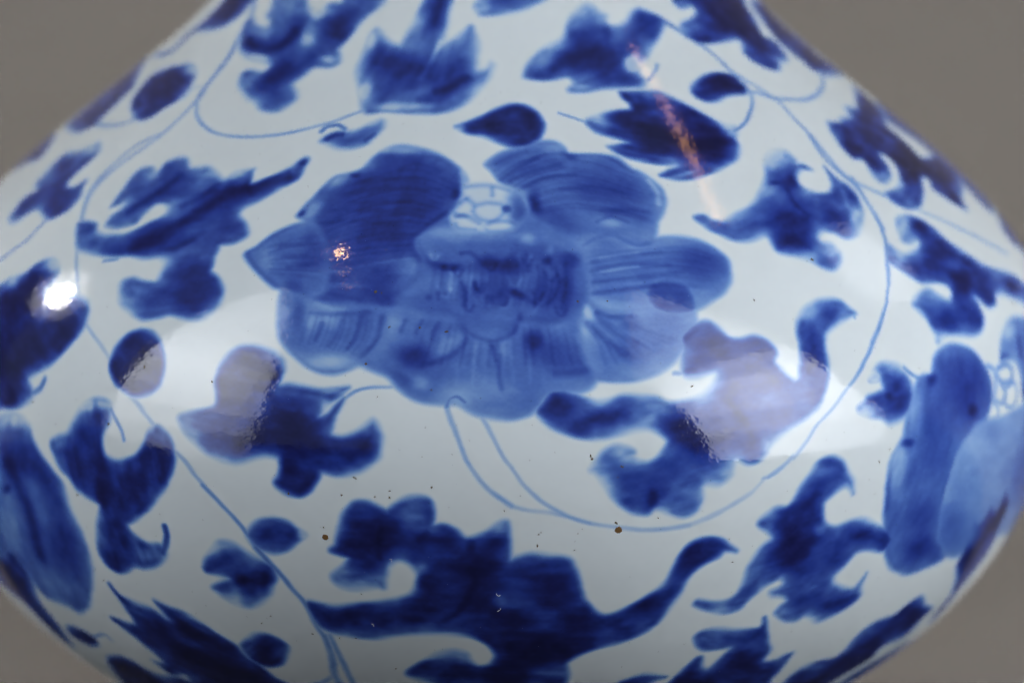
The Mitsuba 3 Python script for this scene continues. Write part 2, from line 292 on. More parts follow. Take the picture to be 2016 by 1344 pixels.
    ('F',1.6,8.2,[-5310,4199,0,-5115,4268,0,-4987,4246,0,-4887,4098,0,-4673,4095,0,-4440,4148,0,-4291,4306,0,-4158,4498,0,-4038,4718,0,-4037,4886,0,-4180,4964,0,-4291,4899,0,-4353,4674,0,-4386,4450,0,-4526,4324,0,-4665,4252,0,-4816,4278,0,-4851,4479,0,-4780,4685,0,-4797,4823,0,-4962,4707,1,-4993,4873,0,-5021,5174,0,-5054,5479,0,-5022,5690,0,-4843,5742,0,-4681,5650,0,-4651,5925,0,-4519,6094,0,-4353,6094,0,-4167,5884,0,-4054,5948,0,-3888,5977,0,-3679,5836,0,-3507,5690,0,-3408,5888,0,-3152,5991,1,-3090,5633,0,-2936,5740,0,-2760,5978,0,-2614,6167,0,-2571,6279,0,-2487,6386,1,-2435,6357,0,-2444,6185,0,-2447,6014,0,-2473,5841,0,-2638,5566,0,-2831,5244,0,-2965,5058,0,-3000,4878,0,-2883,4699,0,-2781,4504,0,-2789,4384,0,-2886,4251,0,-3044,4180,0,-3047,4031,0,-3032,3728,0,-3037,3577,0,-2902,3451,0,-2782,3180,0,-2779,2863,0,-2907,2603,0,-3077,2558,0,-3298,2639,0,-3444,2544,0,-3596,2464,0,-3770,2549,0,-3953,2720,0,-4047,2948,0,-4069,3161,0,-3956,3259,0,-3799,3210,0,-3644,3229,0,-3615,3364,0,-3638,3621,0,-3760,3743,0,-3932,3678,0,-4145,3710,0,-4334,3661,0,-4534,3624,0,-4763,3628,0,-4995,3670,0,-5147,3911,0]),
    ('S',1.1,40.0,0,[-4284,3797,-3900,4193,-3617,4776,-3317,5333,-2999,5595]),
    ('S',0.7,43.3,0,[-3081,5421,-2816,5756,-2566,6001]),
    ('B',0.9,[-2532,5791,95,150,69,-110]),
    ('B',0.8,[-2502,6286,62,7,26,-91]),
    ('B',-0.6,[-3862,5674,225,39,160,-344]),
    ('B',-0.45,[-4395,5885,174,33,116,-201]),
    ('B',-0.4,[-4818,5599,151,32,103,-157]),
    ('B',-0.5,[-3296,5766,150,23,62,-164]),
    ('S',0.55,26.5,0,[-4228,5784,-4333,5323,-4531,4848,-4672,4604]),
    ('S',0.4,20.5,0,[-3541,5641,-3668,5232,-3923,4887]),
    ('B',-0.55,[-3828,2922,174,35,79,-269]),
    ('B',0.6,[-3183,3479,243,231,204,-418]),
    ('B',0.6,[-3026,4669,221,34,92,-311]),
    ('B',-0.2,[-4929,4006,220,53,109,-196]),
    ('B',0.4,[-3116,2844,198,33,44,-202]),
    ('B',-0.1,[-3389,3896,303,54,67,-219]),
    ('S',0.4,14.0,0,[-3374,4291,-3590,4015,-3849,3926]),
    ('L',0.7,9.1,0,[-4488,3519,-4307,3598]),
  ]),
  ('leaf', [
    ('F',2.688,8.2,[-6590,2095,0,-6232,2344,0,-5998,2575,0,-5819,2792,0,-5627,2965,0,-5541,3178,0,-5410,3309,0,-5241,3334,0,-5102,3172,0,-5078,2954,0,-5151,2716,0,-4987,2508,0,-4807,2553,0,-4665,2686,0,-4480,2684,0,-4357,2520,0,-4311,2222,0,-4367,1976,0,-4487,1654,0,-4628,1363,0,-4799,1162,0,-4900,1042,0,-4840,899,0,-4801,783,0,-4842,663,0,-4993,529,0,-5212,422,0,-5514,368,0,-6018,539,0]),
    ('B',-0.9,[-5062,2211,160,41,81,-220]),
    ('B',-0.7,[-5311,3193,110,162,121,-100]),
    ('B',-0.6,[-5808,2647,193,154,114,-106]),
    ('B',-0.3,[-5526,1918,180,49,106,-275]),
    ('B',0.6,[-5225,1051,310,83,80,-456]),
    ('B',0.4,[-4515,1974,154,292,130,-122]),
    ('L',1.0,20.6,0,[-4663,1085,-4710,901,-4875,733]),
  ]),
  ('bud', [
    ('F',3.0240000000000005,8.2,[-3589,2240,0,-3438,2219,0,-3306,2063,0,-3241,1848,0,-3202,1570,0,-3218,1287,0,-3320,1129,0,-3474,1078,0,-3603,1151,0,-3718,1252,0,-3809,1453,0,-3833,1670,0,-3821,1898,0,-3734,2112,0]),
  ]),
  ('petal', [
    ('F',1.15,8.2,[-5848,232,0,-5323,226,0,-5150,344,0,-4955,328,0,-4845,200,0,-4793,-38,0,-4673,-292,0,-4537,-511,0,-4391,-796,0,-4355,-1115,0,-4299,-1401,0,-4238,-1761,0,-4224,-2182,0,-4255,-2485,0,-4318,-2739,0,-4518,-3240,0,-4666,-3543,0,-4904,-3771,0,-5054,-3700,0,-5252,-3650,0,-5423,-3591,0,-5487,-3482,0,-5603,-3121,0,-6193,-3118,0,-6789,-2816,0]),
    ('S',1.0,43.8,0,[-5283,-434,-5097,-1066,-4995,-1714,-5116,-2736]),
    ('B',0.7,[-4922,-522,338,-145,-178,-359]),
    ('B',0.45,[-4577,-1144,181,139,118,-647]),
    ('B',0.7,[-4579,-2227,294,187,-44,-787]),
    ('B',-0.5,[-5034,212,220,61,3,-157]),
    ('B',1,[-5321,-1169,71,23,-20,-107]),
    ('B',0.3,[-4855,-3445,279,-53,-151,-253]),
    ('B',-0.15,[-5434,-2115,232,137,-65,-719]),
  ]),
  ('leaf', [
    ('F',2.576,8.2,[-5688,-2612,0,-5575,-2913,0,-5552,-3302,0,-5686,-3864,0,-5688,-4390,0,-5805,-4967,0,-5909,-5286,0,-6164,-5015,0,-6224,-4519,0,-6356,-4071,0,-6773,-3820,0,-7059,-3485,0,-5963,-2716,0]),
  ]),
  ('leaf', [
    ('F',2.408,8.2,[-3957,885,0,-3829,897,0,-3738,808,0,-3744,560,0,-3816,328,0,-3839,74,0,-3798,-105,0,-3675,-177,0,-3552,-144,0,-3411,-20,0,-3333,182,0,-3260,443,0,-3187,549,0,-3089,444,0,-3011,244,0,-2992,0,0,-3033,-289,0,-3138,-594,0,-3291,-916,0,-3451,-1183,0,-3607,-1360,0,-3588,-1518,0,-3504,-1668,0,-3393,-1762,0,-3270,-1733,0,-3193,-1837,0,-3319,-2115,0,-3503,-2241,0,-3649,-2229,0,-3788,-2403,0,-3887,-2449,0,-3999,-2334,0,-4068,-2100,0,-4045,-1776,0,-3988,-1383,0,-3918,-1098,0,-3979,-1014,0,-4106,-949,0,-4210,-845,0,-4305,-611,0,-4412,-446,0,-4474,-239,0,-4517,-28,0,-4420,91,0,-4280,188,0,-4217,422,0,-4119,693,0]),
    ('B',-0.9,[-3926,768,191,42,9,-122]),
    ('B',-1.1,[-3164,400,117,-86,-44,-141]),
    ('B',-0.7,[-3826,-1207,110,28,-22,-206]),
    ('B',-0.8,[-3399,-1956,189,47,-23,-165]),
    ('B',0.5,[-3867,-310,107,25,-15,-415]),
    ('B',-0.6,[-4421,-35,95,24,-2,-127]),
    ('B',-0.2,[-3279,-243,194,40,-6,-252]),
    ('L',0.8,11.6,0,[-3744,745,-3661,547,-3594,376,-3567,227]),
    ('L',1.7,22.3,0,[-3164,-1318,-3155,-1484,-3191,-1698,-3249,-1885]),
    ('S',1.2,15.4,0,[-3168,-1419,-3193,-1664]),
  ]),
  ('leaf', [
    ('F',2.576,8.2,[-2951,744,0,-2864,850,0,-2706,937,0,-2585,1017,0,-2554,1143,0,-2599,1444,0,-2576,1759,0,-2512,1991,0,-2402,2134,0,-2257,2160,0,-2146,2119,0,-2042,2051,0,-1960,1917,0,-1927,1779,0,-1945,1622,0,-1952,1482,0,-1853,1514,0,-1683,1458,0,-1515,1412,0,-1274,1493,1,-1350,1356,0,-1443,1242,0,-1517,1054,0,-1554,954,0,-1498,965,0,-1391,1155,0,-1328,1297,0,-1343,1189,0,-1386,1005,0,-1413,821,0,-1410,656,0,-1313,613,0,-1203,687,0,-1110,814,0,-1026,934,0,-960,793,0,-946,523,0,-979,280,0,-1073,91,0,-1199,-25,0,-1358,-60,0,-1501,-11,0,-1547,-164,0,-1617,-358,0,-1717,-469,0,-1832,-451,0,-1929,-363,0,-1969,-280,0,-1910,-142,0,-1892,45,0,-1925,188,0,-2042,210,0,-2142,160,0,-2230,93,0,-2367,36,0,-2541,108,0,-2719,263,0,-2868,483,0]),
    ('B',-1.0,[-1488,1147,47,82,51,-100]),
    ('B',-0.6,[-1623,1256,115,11,5,-106]),
    ('B',-0.8,[-2781,620,198,33,10,-273]),
    ('B',-1.0,[-1433,1395,114,9,3,-67]),
    ('B',-0.5,[-1078,786,95,6,2,-150]),
    ('B',-0.7,[-1829,-288,132,16,-2,-156]),
    ('B',0.5,[-1800,663,246,27,11,-453]),
    ('B',0.8,[-2066,1639,115,51,12,-66]),
    ('B',-0.5,[-1462,847,57,-55,-44,-161]),
    ('L',0.5,8.0,0,[-1338,1266,-1207,1433,-1066,1519,-874,1539]),
  ]),
  ('flower.wash', [
    ('F',1.1,8.2,[-1530,6404,0,-1404,6666,0,-1199,6762,0,-928,6710,0,-632,6572,0,-412,6324,0,-281,6095,0,-252,5845,0,-288,5595,0,-289,5695,0,-322,5404,0,-392,5076,0,-344,4836,0,7,4759,0,279,4796,0,391,5197,0,347,5693,0,203,5903,0,140,6021,0,76,6231,0,20,6348,0,195,6587,0,386,6711,0,604,6791,0,805,6891,0,997,6862,0,1102,6730,0,1153,6558,0,1363,6526,0,1620,6488,0,1819,6388,0,1979,6119,0,2033,6085,0,2167,5838,0,2255,5617,0,2232,5388,0,2141,5107,0,2040,4872,0,1978,4597,0,1954,4461,0,2119,4471,0,2358,4415,0,2533,4255,0,2645,4026,0,2688,3773,0,2634,3483,0,2511,3211,0,2337,3040,0,2144,2874,0,2116,2802,0,2107,2599,0,2032,2343,0,1912,2114,0,1782,1905,0,1626,1733,0,1437,1626,0,1241,1626,0,1064,1654,0,1012,1550,0,880,1450,0,562,1388,0,481,1179,0,402,1076,0,246,989,0,72,1015,0,-83,1076,0,-239,1246,0,-380,1259,0,-552,1284,0,-679,1371,0,-794,1518,0,-896,1723,0,-1046,1845,0,-1183,1961,0,-1276,1861,0,-1418,1756,0,-1569,1774,0,-1746,1914,0,-1890,2090,0,-2012,2352,0,-2052,2612,0,-2101,2982,0,-2113,3316,0,-2228,3381,0,-2372,3538,0,-2499,3732,0,-2646,3938,0,-2683,4055,0,-2591,4207,0,-2479,4458,0,-2293,4680,0,-2124,4788,0,-2114,4951,0,-2226,4988,0,-2191,5211,0,-2126,5426,0,-2055,5728,0,-1939,5950,0,-1772,6048,0,-1650,6142,0]),
  ]),
  ('flower.petal', [
    ('F',1.8,8.2,[-1533,6425,0,-1407,6688,0,-1202,6783,0,-930,6731,0,-634,6593,0,-413,6345,0,-265,6096,0,-241,5845,0,-294,5595,0,-351,5305,0,-463,5058,0,-612,4853,0,-756,4650,0,-803,4491,0,-769,4261,0,-681,4037,0,-652,3815,0,-712,3593,0,-826,3409,0,-881,3159,0,-1028,3013,0,-1289,3014,0,-1553,3010,0,-1745,3132,0,-1909,3399,0,-2063,3785,0,-2082,4239,0,-2058,4555,0,-2062,4794,0,-2239,4978,0,-2195,5231,0,-2130,5447,0,-2059,5748,0,-1943,5971,0,-1776,6069,0,-1653,6163,0]),
    ('B',-0.9,[-1188,6678,411,-18,14,-135]),
    ('B',-0.75,[-2083,5119,97,-109,-59,-259]),
    ('B',-0.7,[-1877,5871,154,174,54,-118]),
    ('B',-0.6,[-1575,6253,90,152,76,-133]),
    ('B',-0.8,[-277,5970,65,1,8,-292]),
    ('B',-0.65,[-819,3882,131,173,100,-285]),
    ('B',-0.4,[-901,3477,84,166,66,-134]),
    ('B',0.3,[-1260,5643,560,33,84,-662]),
    ('B',0.25,[-1253,4545,467,30,51,-467]),
    ('S',0.9,15.0,0,[-410,5222,-614,4893,-780,4570,-750,4262,-641,3964]),
    ('B',0.7,[-352,5615,67,1,5,-133]),
    ('B',0.9,[-1698,6025,68,5,10,-58]),
    ('B',0.9,[-2209,5043,31,49,29,-54]),
    ('S',0.3,12.9,0,[-1854,5515,-1183,5731,-493,5716]),
    ('S',0.3,12.6,0,[-1645,5324,-1041,5406,-519,5384]),
    ('S',0.3,12.7,0,[-1145,6152,-915,6352,-537,6133]),
    ('S',0.3,12.5,0,[-1914,5136,-1329,5183,-686,5093]),
    ('S',0.3,12.9,0,[-1641,5827,-1214,5981,-768,5959]),
    ('S',0.3,12.5,0,[-1979,4803,-1583,4920,-967,4839]),
    ('S',-0.3,9.2,0,[-1898,3582,-1694,3749,-1504,3728]),
    ('S',-0.35,9.5,0,[-1653,3424,-1404,3481,-1149,3463]),
    ('S',0.3,10.2,0,[-1877,3439,-1525,3257,-1229,3139]),
    ('S',0.16864,7.9,0,[-1735,5741,-1255,6107,-804,6174,-365,5824]),
    ('S',0.24242,5.8,0,[-1728,5567,-1263,5927,-812,6002,-377,5684]),
    ('S',0.12648,10.1,0,[-1769,5437,-1319,5791,-864,5877,-431,5591]),
    ('S',0.21080000000000002,6.5,0,[-1759,5263,-1324,5609,-868,5704,-441,5450]),
    ('S',0.1581,7.9,0,[-1797,5133,-1375,5472,-915,5576,-491,5355]),
    ('S',0.2635,5.7,0,[-1775,4951,-1367,5280,-907,5393,-489,5203]),
    ('S',0.18972000000000003,9.9,0,[-1803,4814,-1407,5136,-944,5257,-529,5099]),
    ('S',0.16864,6.3,0,[-1809,4659,-1425,4972,-960,5102,-549,4975]),
    ('S',0.24242,7.6,0,[-1804,4495,-1432,4799,-965,4936,-559,4841]),
    ('S',0.12648,5.5,0,[-1843,4374,-1482,4670,-1011,4815,-608,4751]),
    ('S',0.21080000000000002,9.5,0,[-1836,4211,-1486,4498,-1013,4651,-615,4616]),
    ('S',0.1581,6.1,0,[-1873,4090,-1533,4369,-1056,4530,-660,4526]),
    ('S',0.2635,7.3,0,[-1855,3921,-1526,4191,-1048,4358,-657,4382]),
    ('S',0.18972000000000003,5.3,0,[-1883,3794,-1563,4057,-1082,4231,-693,4284]),
    ('S',0.16864,9.1,0,[-1891,3651,-1581,3905,-1096,4087,-711,4167]),
    ('S',-0.10912000000000001,9.4,0,[-1991,4836,-1568,5339,-984,5693,-471,5794]),
    ('S',-0.15686,6.7,0,[-1941,4573,-1517,5015,-977,5332,-514,5431]),
    ('S',-0.08184000000000001,11.5,0,[-1939,4355,-1515,4739,-1013,5021,-595,5119]),
    ('S',-0.1364,7.2,0,[-1893,4098,-1469,4425,-1005,4671,-631,4766]),
    ('S',-0.1023,8.6,0,[-1893,3886,-1468,4159,-1039,4371,-703,4464]),
    ('S',-0.1705,6.1,0,[-1841,3629,-1418,3848,-1023,4026,-725,4116]),
    ('S',-0.12276000000000001,10.4,0,[-1835,3416,-1413,3586,-1049,3733,-786,3819]),
  ]),
  ('flower.petal', [
    ('F',1.15,8.2,[-2015,4880,0,-2296,4696,0,-2482,4473,0,-2595,4223,0,-2696,4065,0,-2656,3937,0,-2505,3712,0,-2368,3520,0,-2225,3363,0,-2081,3291,0,-1926,3254,0,-1786,3163,0,-1636,3283,0,-1666,3825,0,-1786,4386,0]),
    ('B',-0.3,[-2408,3932,99,13,67,-333]),
    ('S',0.5,10.2,0,[-2203,4759,-2461,4476,-2605,4175,-2673,4030,-2513,3749,-2349,3522,-2120,3304]),
    ('S',0.4,10.5,0,[-2349,4247,-2040,4341]),
    ('S',0.36,10.2,0,[-2283,4016,-1937,4093]),
    ('S',0.34,10.1,0,[-2182,3791,-1884,3879]),
    ('B',0.45,[-1881,4107,155,16,77,-489]),
    ('B',-0.3,[-1857,3696,105,49,34,-142]),
    ('B',0.5,[-2001,3389,134,-71,-6,-136]),
    ('S',0.1488,6.5,0,[-2479,4183,-2233,4389,-1890,4530]),
    ('S',0.21389999999999998,4.6,0,[-2440,4078,-2190,4244,-1847,4355]),
    ('S',0.11159999999999999,8.0,0,[-2448,4012,-2195,4139,-1849,4223]),
    ('S',0.186,5.0,0,[-2407,3907,-2152,3994,-1807,4050]),
    ('S',0.13949999999999999,6.0,0,[-2413,3839,-2156,3889,-1809,3918]),
    ('S',0.23249999999999998,4.2,0,[-2362,3725,-2104,3738,-1759,3739]),
    ('S',0.16740000000000002,7.2,0,[-2359,3651,-2099,3627,-1754,3603]),
  ]),
  ('flower.petal', [
    ('F',1.0,8.2,[-2125,3332,0,-2110,2981,0,-2061,2611,0,-2021,2351,0,-1897,2073,0,-1745,1899,0,-1568,1759,0,-1417,1741,0,-1275,1845,0,-1182,1946,0,-1062,2175,0,-993,2438,0,-935,2908,0,-1012,3042,0,-1295,3093,0,-1594,3069,0,-1843,3185,0,-1985,3276,0]),
    ('B',-0.3,[-1734,2713,107,145,71,-168]),
    ('B',-0.2,[-1529,2766,81,108,68,-170]),
    ('B',-0.45,[-1513,1952,233,20,10,-141]),
    ('S',0.4,9.9,0,[-1612,2725,-1627,2523,-1658,2291]),
    ('S',0.4,9.8,0,[-1410,2809,-1463,2406,-1532,2205]),
    ('S',0.4,10.3,0,[-1212,2926,-1260,2421,-1345,2188]),
    ('S',0.4,12.0,0,[-1006,2939,-1043,2435,-1218,2006]),
    ('S',-0.22,9.9,0,[-1760,3106,-1548,2969,-1388,2954]),
    ('S',0.4,8.9,0,[-1805,2876,-1591,2862,-1347,2882,-1109,2933]),
    ('S',0.3,6.1,0,[-1897,2073,-1709,1871,-1534,1756,-1274,1830]),
    ('B',0.4,[-1872,2835,71,7,40,-337]),
    ('B',0.4,[-1908,3392,202,21,20,-142]),
    ('S',0.1488,6.6,0,[-1765,2846,-1786,2565,-1797,2262]),
    ('S',0.21389999999999998,4.8,0,[-1677,2840,-1697,2542,-1721,2227]),
    ('S',0.11159999999999999,8.3,0,[-1627,2869,-1644,2552,-1681,2225]),
    ('S',0.186,5.3,0,[-1539,2861,-1554,2526,-1603,2187]),
    ('S',0.13949999999999999,6.4,0,[-1487,2888,-1500,2535,-1561,2183]),
    ('S',0.23249999999999998,4.6,0,[-1390,2869,-1402,2499,-1476,2136]),
    ('S',0.16740000000000002,8.0,0,[-1331,2888,-1341,2500,-1427,2124]),
    ('S',0.1488,5.1,0,[-1255,2889,-1264,2483,-1363,2097]),
    ('S',0.21389999999999998,6.2,0,[-1170,2880,-1178,2458,-1290,2060]),
    ('S',0.11159999999999999,4.5,0,[-1120,2908,-1127,2467,-1251,2057]),
    ('S',0.186,7.8,0,[-1034,2897,-1040,2438,-1177,2018]),
  ]),
  ('flower.petal', [
    ('F',1.08,8.2,[-1182,1946,0,-1045,1829,0,-895,1707,0,-793,1503,0,-679,1356,0,-552,1269,0,-379,1244,0,-239,1231,0,-83,1060,0,72,1000,0,246,974,0,402,1061,0,496,1179,0,578,1373,0,880,1435,0,1012,1550,0,1050,1701,0,1046,1982,0,953,2437,0,598,2718,0,266,2794,0,78,2729,0,-344,3032,0,-685,3022,0,-939,2977,0,-980,2504,0,-1062,2175,0]),
    ('B',0.75,[-683,2130,211,8,7,-222]),
    ('B',0.4,[-783,1688,157,-163,-29,-108]),
    ('B',0.4,[-689,2085,130,5,6,-190]),
    ('B',1.0,[472,2428,90,-3,-5,-212]),
    ('B',0.55,[661,2129,316,-123,-34,-281]),
    ('S',0.4,15.5,0,[618,1785,779,1778,991,1845]),
    ('B',-0.45,[-606,1633,95,3,3,-138]),
    ('B',-0.3,[-83,1459,439,1,1,-244]),
    ('S',0.5,7.3,0,[70,2354,109,2003]),
    ('S',0.5,7.8,0,[150,2225,131,1753,161,1477]),
    ('S',0.45,10.6,0,[-261,2714,-175,2451,-286,2192,-476,1998,-667,1897]),
    ('B',-0.3,[-385,2286,156,225,49,-131]),
    ('B',-0.3,[200,2288,52,-1,-2,-225]),
    ('B',-0.15,[-92,2130,97,0,2,-381]),
    ('B',-0.25,[-873,2709,82,104,59,-171]),
    ('S',0.4,6.9,0,[-785,2834,-821,2532]),
    ('S',0.4,6.9,0,[-616,2841,-670,2505]),
    ('S',0.4,8.1,0,[-447,2812,-518,2380]),
    ('S',0.1488,6.1,0,[-574,2773,-624,2375,-702,1896]),
    ('S',0.21389999999999998,4.4,0,[-483,2758,-528,2361,-600,1887]),
    ('S',0.11159999999999999,7.7,0,[-426,2780,-465,2382,-529,1911]),
    ('S',0.186,4.9,0,[-334,2762,-368,2366,-426,1899]),
    ('S',0.13949999999999999,6.0,0,[-274,2782,-302,2385,-354,1921]),
    ('S',0.23249999999999998,4.4,0,[-174,2753,-198,2357,-243,1899]),
    ('S',0.16740000000000002,7.6,0,[-107,2764,-126,2368,-164,1913]),
    ('S',0.1488,4.9,0,[-26,2757,-39,2361,-71,1909]),
    ('S',0.21389999999999998,6.0,0,[64,2739,55,2344,30,1896]),
    ('S',0.11159999999999999,4.3,0,[122,2759,119,2363,100,1918]),
    ('S',0.186,7.6,0,[213,2738,215,2343,203,1902]),
    ('S',0.13949999999999999,4.9,0,[273,2756,281,2360,275,1922]),
    ('S',0.23249999999999998,6.0,0,[372,2724,385,2330,386,1895]),
    ('S',0.16740000000000002,4.4,0,[439,2733,457,2338,465,1906]),
    ('S',0.1488,7.7,0,[520,2723,543,2328,558,1899]),
    ('S',0.21389999999999998,5.0,0,[610,2703,638,2308,659,1882]),
    ('S',0.11159999999999999,6.1,0,[669,2721,702,2325,731,1902]),
    ('S',0.186,4.5,0,[760,2697,798,2302,834,1882]),
    ('S',0.13949999999999999,7.9,0,[821,2713,865,2316,908,1899]),
    ('S',-0.08928,7.3,0,[-226,2386,-249,2002,-274,1596]),
    ('S',-0.12833999999999998,5.3,0,[-89,2373,-105,1990,-125,1580]),
    ('S',-0.06696,9.3,0,[18,2396,8,2013,-7,1598]),
    ('S',-0.11159999999999999,6.0,0,[157,2380,154,1997,143,1578]),
    ('S',-0.08370000000000001,7.3,0,[265,2400,269,2016,263,1593]),
    ('S',-0.13949999999999999,5.3,0,[412,2371,422,1988,421,1561]),
    ('S',-0.10044,9.4,0,[527,2382,545,1998,547,1566]),
  ]),
  ('flower.petal', [
    ('F',0.85,8.2,[996,3143,0,1159,2995,0,1361,2911,0,1577,2961,0,1748,3049,0,1938,2977,0,2125,2869,0,2120,2598,0,2040,2342,0,1910,2098,0,1789,1889,0,1625,1717,0,1436,1611,0,1240,1605,0,1079,1638,0,1020,1765,0,954,2115,0,910,2571,0,950,2973,0]),
    ('S',0.45,14.7,0,[972,2768,1182,2357,1397,2052]),
    ('S',0.4,12.2,0,[1070,2966,1292,2480,1513,2266]),
    ('B',-0.4,[1027,2969,58,36,22,-195]),
    ('B',-0.3,[994,2566,74,47,18,-141]),
    ('S',0.55,11.9,0,[1089,2982,1250,2834,1494,2832]),
    ('S',0.3,5.6,0,[1048,1671,1240,1605,1437,1617]),
    ('B',0.35,[1444,2667,103,-9,-14,-166]),
    ('B',-0.1,[1222,1908,196,-14,-8,-156]),
    ('B',0.25,[1399,2084,133,-11,-13,-190]),
    ('S',0.12896000000000002,6.4,0,[985,2711,1106,2283,1164,1880]),
    ('S',0.18538,4.7,0,[1031,2717,1174,2301,1262,1923]),
    ('S',0.09672,8.4,0,[1048,2762,1213,2358,1332,2003]),
    ('S',0.1612,5.4,0,[1096,2765,1284,2373,1433,2043]),
    ('S',0.12090000000000001,6.7,0,[1114,2809,1325,2428,1506,2122]),
    ('S',0.2015,4.9,0,[1170,2802,1404,2432,1616,2151]),
    ('S',0.14508000000000001,8.6,0,[1195,2837,1453,2479,1698,2221]),
    ('S',0.12896000000000002,5.6,0,[1235,2852,1516,2506,1794,2272]),
    ('S',0.18538,6.9,0,[1282,2857,1587,2522,1899,2312]),
  ]),
  ('flower.petal', [
    ('F',0.85,8.2,[1057,4379,0,1227,4536,0,1432,4600,0,1613,4467,0,1715,4348,0,1914,4466,0,2123,4490,0,2362,4434,0,2538,4274,0,2656,4036,0,2700,3771,0,2648,3481,0,2521,3210,0,2335,3023,0,2144,2874,0,1995,2857,0,1821,2910,0,1609,2931,0,1377,2900,0,1193,2992,0,1050,3175,0,1039,3502,0,1068,3866,0,1057,4168,0]),
    ('B',0.65,[2379,3815,307,-151,-115,-392]),
    ('F',1.85,5,[1684,3273,0,1760,3445,0,1900,3510,0,2043,3451,0,2132,3296,0,2151,3046,0,2108,2878,0,1924,2865,0,1740,2987,0]),
    ('S',0.3,9.6,0,[1093,3939,1599,4082,2003,4165]),
    ('S',0.35,9.4,0,[1077,3755,1480,3893,2069,3853]),
    ('S',0.35,9.4,0,[1079,3554,1540,3611,2115,3662]),
    ('S',0.35,9.2,0,[1062,3340,1518,3413,1815,3439]),
    ('S',-0.3,9.8,0,[1215,4044,1444,4065,1723,4136]),
    ('S',-0.3,9.5,0,[1188,3766,1455,3839,1685,3863]),
    ('S',-0.15,9.3,0,[1125,3461,1383,3515,1676,3507]),
    ('B',-0.2,[1305,3077,245,-18,-11,-124]),
    ('S',0.65,11.3,0,[1034,4342,1229,4551,1437,4639,1609,4444,1734,4347,1894,4409]),
    ('B',0.1,[2426,3223,113,-15,-31,-174]),
    ('S',0.13888000000000003,6.0,0,[1088,4089,1615,4200,2204,4217,2568,3948]),
    ('S',0.19964,4.3,0,[1095,3994,1615,4101,2180,4124,2562,3869]),
    ('S',0.10416,7.5,0,[1069,3944,1585,4049,2128,4077,2527,3838]),
    ('S',0.1736,4.8,0,[1078,3848,1587,3949,2107,3982,2523,3758]),
    ('S',0.1302,5.8,0,[1055,3797,1560,3895,2057,3934,2491,3725]),
    ('S',0.21700000000000003,4.2,0,[1071,3691,1570,3784,2045,3828,2495,3633]),
    ('S',0.15624000000000005,7.2,0,[1055,3631,1550,3721,2003,3770,2469,3590]),
    ('S',0.13888000000000003,4.6,0,[1054,3551,1543,3638,1975,3692,2458,3526]),
    ('S',0.19964,5.6,0,[1061,3460,1545,3543,1955,3602,2454,3450]),
    ('S',0.10416,4.0,0,[1038,3413,1518,3493,1907,3557,2421,3420]),
    ('S',0.1736,7.0,0,[1046,3321,1521,3398,1890,3466,2419,3343]),
    ('S',0.1302,4.5,0,[1025,3272,1496,3346,1844,3419,2389,3311]),
  ]),
  ('flower.petal', [
    ('F',1.0,8.2,[9,6357,1,195,6608,0,387,6732,0,606,6812,0,807,6912,0,999,6883,0,1105,6751,0,1155,6579,0,1366,6547,0,1624,6509,0,1823,6409,0,1984,6140,0,2038,6105,0,2172,5859,0,2260,5638,0,2254,5385,0,2162,5104,0,2054,4870,0,1978,4597,0,1888,4409,0,1713,4341,0,1609,4444,0,1430,4588,0,1226,4524,0,1053,4340,0,947,4443,0,792,4686,0,618,5052,0,435,5467,0,408,5642,0,223,5832,0,140,6021,0,76,6231,0]),
    ('B',0.45,[1548,5703,429,-185,-103,-405]),
    ('B',0.5,[1657,5031,294,-111,-46,-198]),
    ('B',0.5,[812,4964,235,-249,-78,-252]),
    ('B',1.1,[595,5360,87,27,9,-304]),
    ('S',-0.5,12.5,0,[2112,5907,2185,5561,2115,5192]),
    ('S',0.5,10.7,0,[137,5875,458,6268,750,6533]),
    ('S',0.5,11.1,0,[267,5873,633,6179,1058,6352]),
    ('S',0.5,11.8,0,[433,5724,776,6007,1229,6069]),
    ('S',0.4,10.3,0,[99,6315,380,6564,621,6685]),
    ('B',-0.3,[957,6716,191,-8,-13,-118]),
    ('B',-0.4,[1513,4901,248,22,-14,-144]),
    ('B',0.7,[1163,6528,89,-68,-34,-102]),
    ('S',0.45,9.5,0,[1154,6567,1644,6486,2003,6011]),
    ('S',0.35,10.8,0,[872,5702,1379,5757,1826,5513]),
    ('S',0.3,10.0,0,[1343,5178,1718,5148,2005,5080]),
    ('S',0.35,8.4,0,[1263,4859,1486,5004,1707,4824]),
    ('S',0.1488,7.5,0,[371,6258,851,6575,1427,6460,1978,6002]),
    ('S',0.21389999999999998,5.5,0,[406,6150,881,6454,1450,6335,1992,5892]),
    ('S',0.11159999999999999,9.6,0,[400,6090,871,6382,1435,6261,1971,5834]),
    ('S',0.186,6.2,0,[437,5980,902,6259,1459,6134,1986,5721]),
    ('S',0.13949999999999999,7.5,0,[433,5918,895,6185,1446,6057,1968,5661]),
    ('S',0.23249999999999998,5.5,0,[479,5795,935,6048,1478,5917,1991,5535]),
    ('S',0.16740000000000002,9.5,0,[483,5723,935,5964,1473,5829,1980,5464]),
    ('S',0.1488,6.1,0,[506,5628,952,5856,1485,5719,1985,5369]),
    ('S',0.21389999999999998,7.5,0,[537,5521,979,5736,1505,5595,1997,5261]),
    ('S',0.11159999999999999,5.4,0,[532,5462,969,5665,1491,5521,1978,5204]),
    ('S',0.186,9.5,0,[564,5353,997,5543,1513,5396,1993,5094]),
    ('S',0.13949999999999999,6.1,0,[561,5292,989,5470,1501,5320,1976,5035]),
    ('S',0.23249999999999998,7.4,0,[602,5171,1026,5335,1531,5183,1999,4913]),
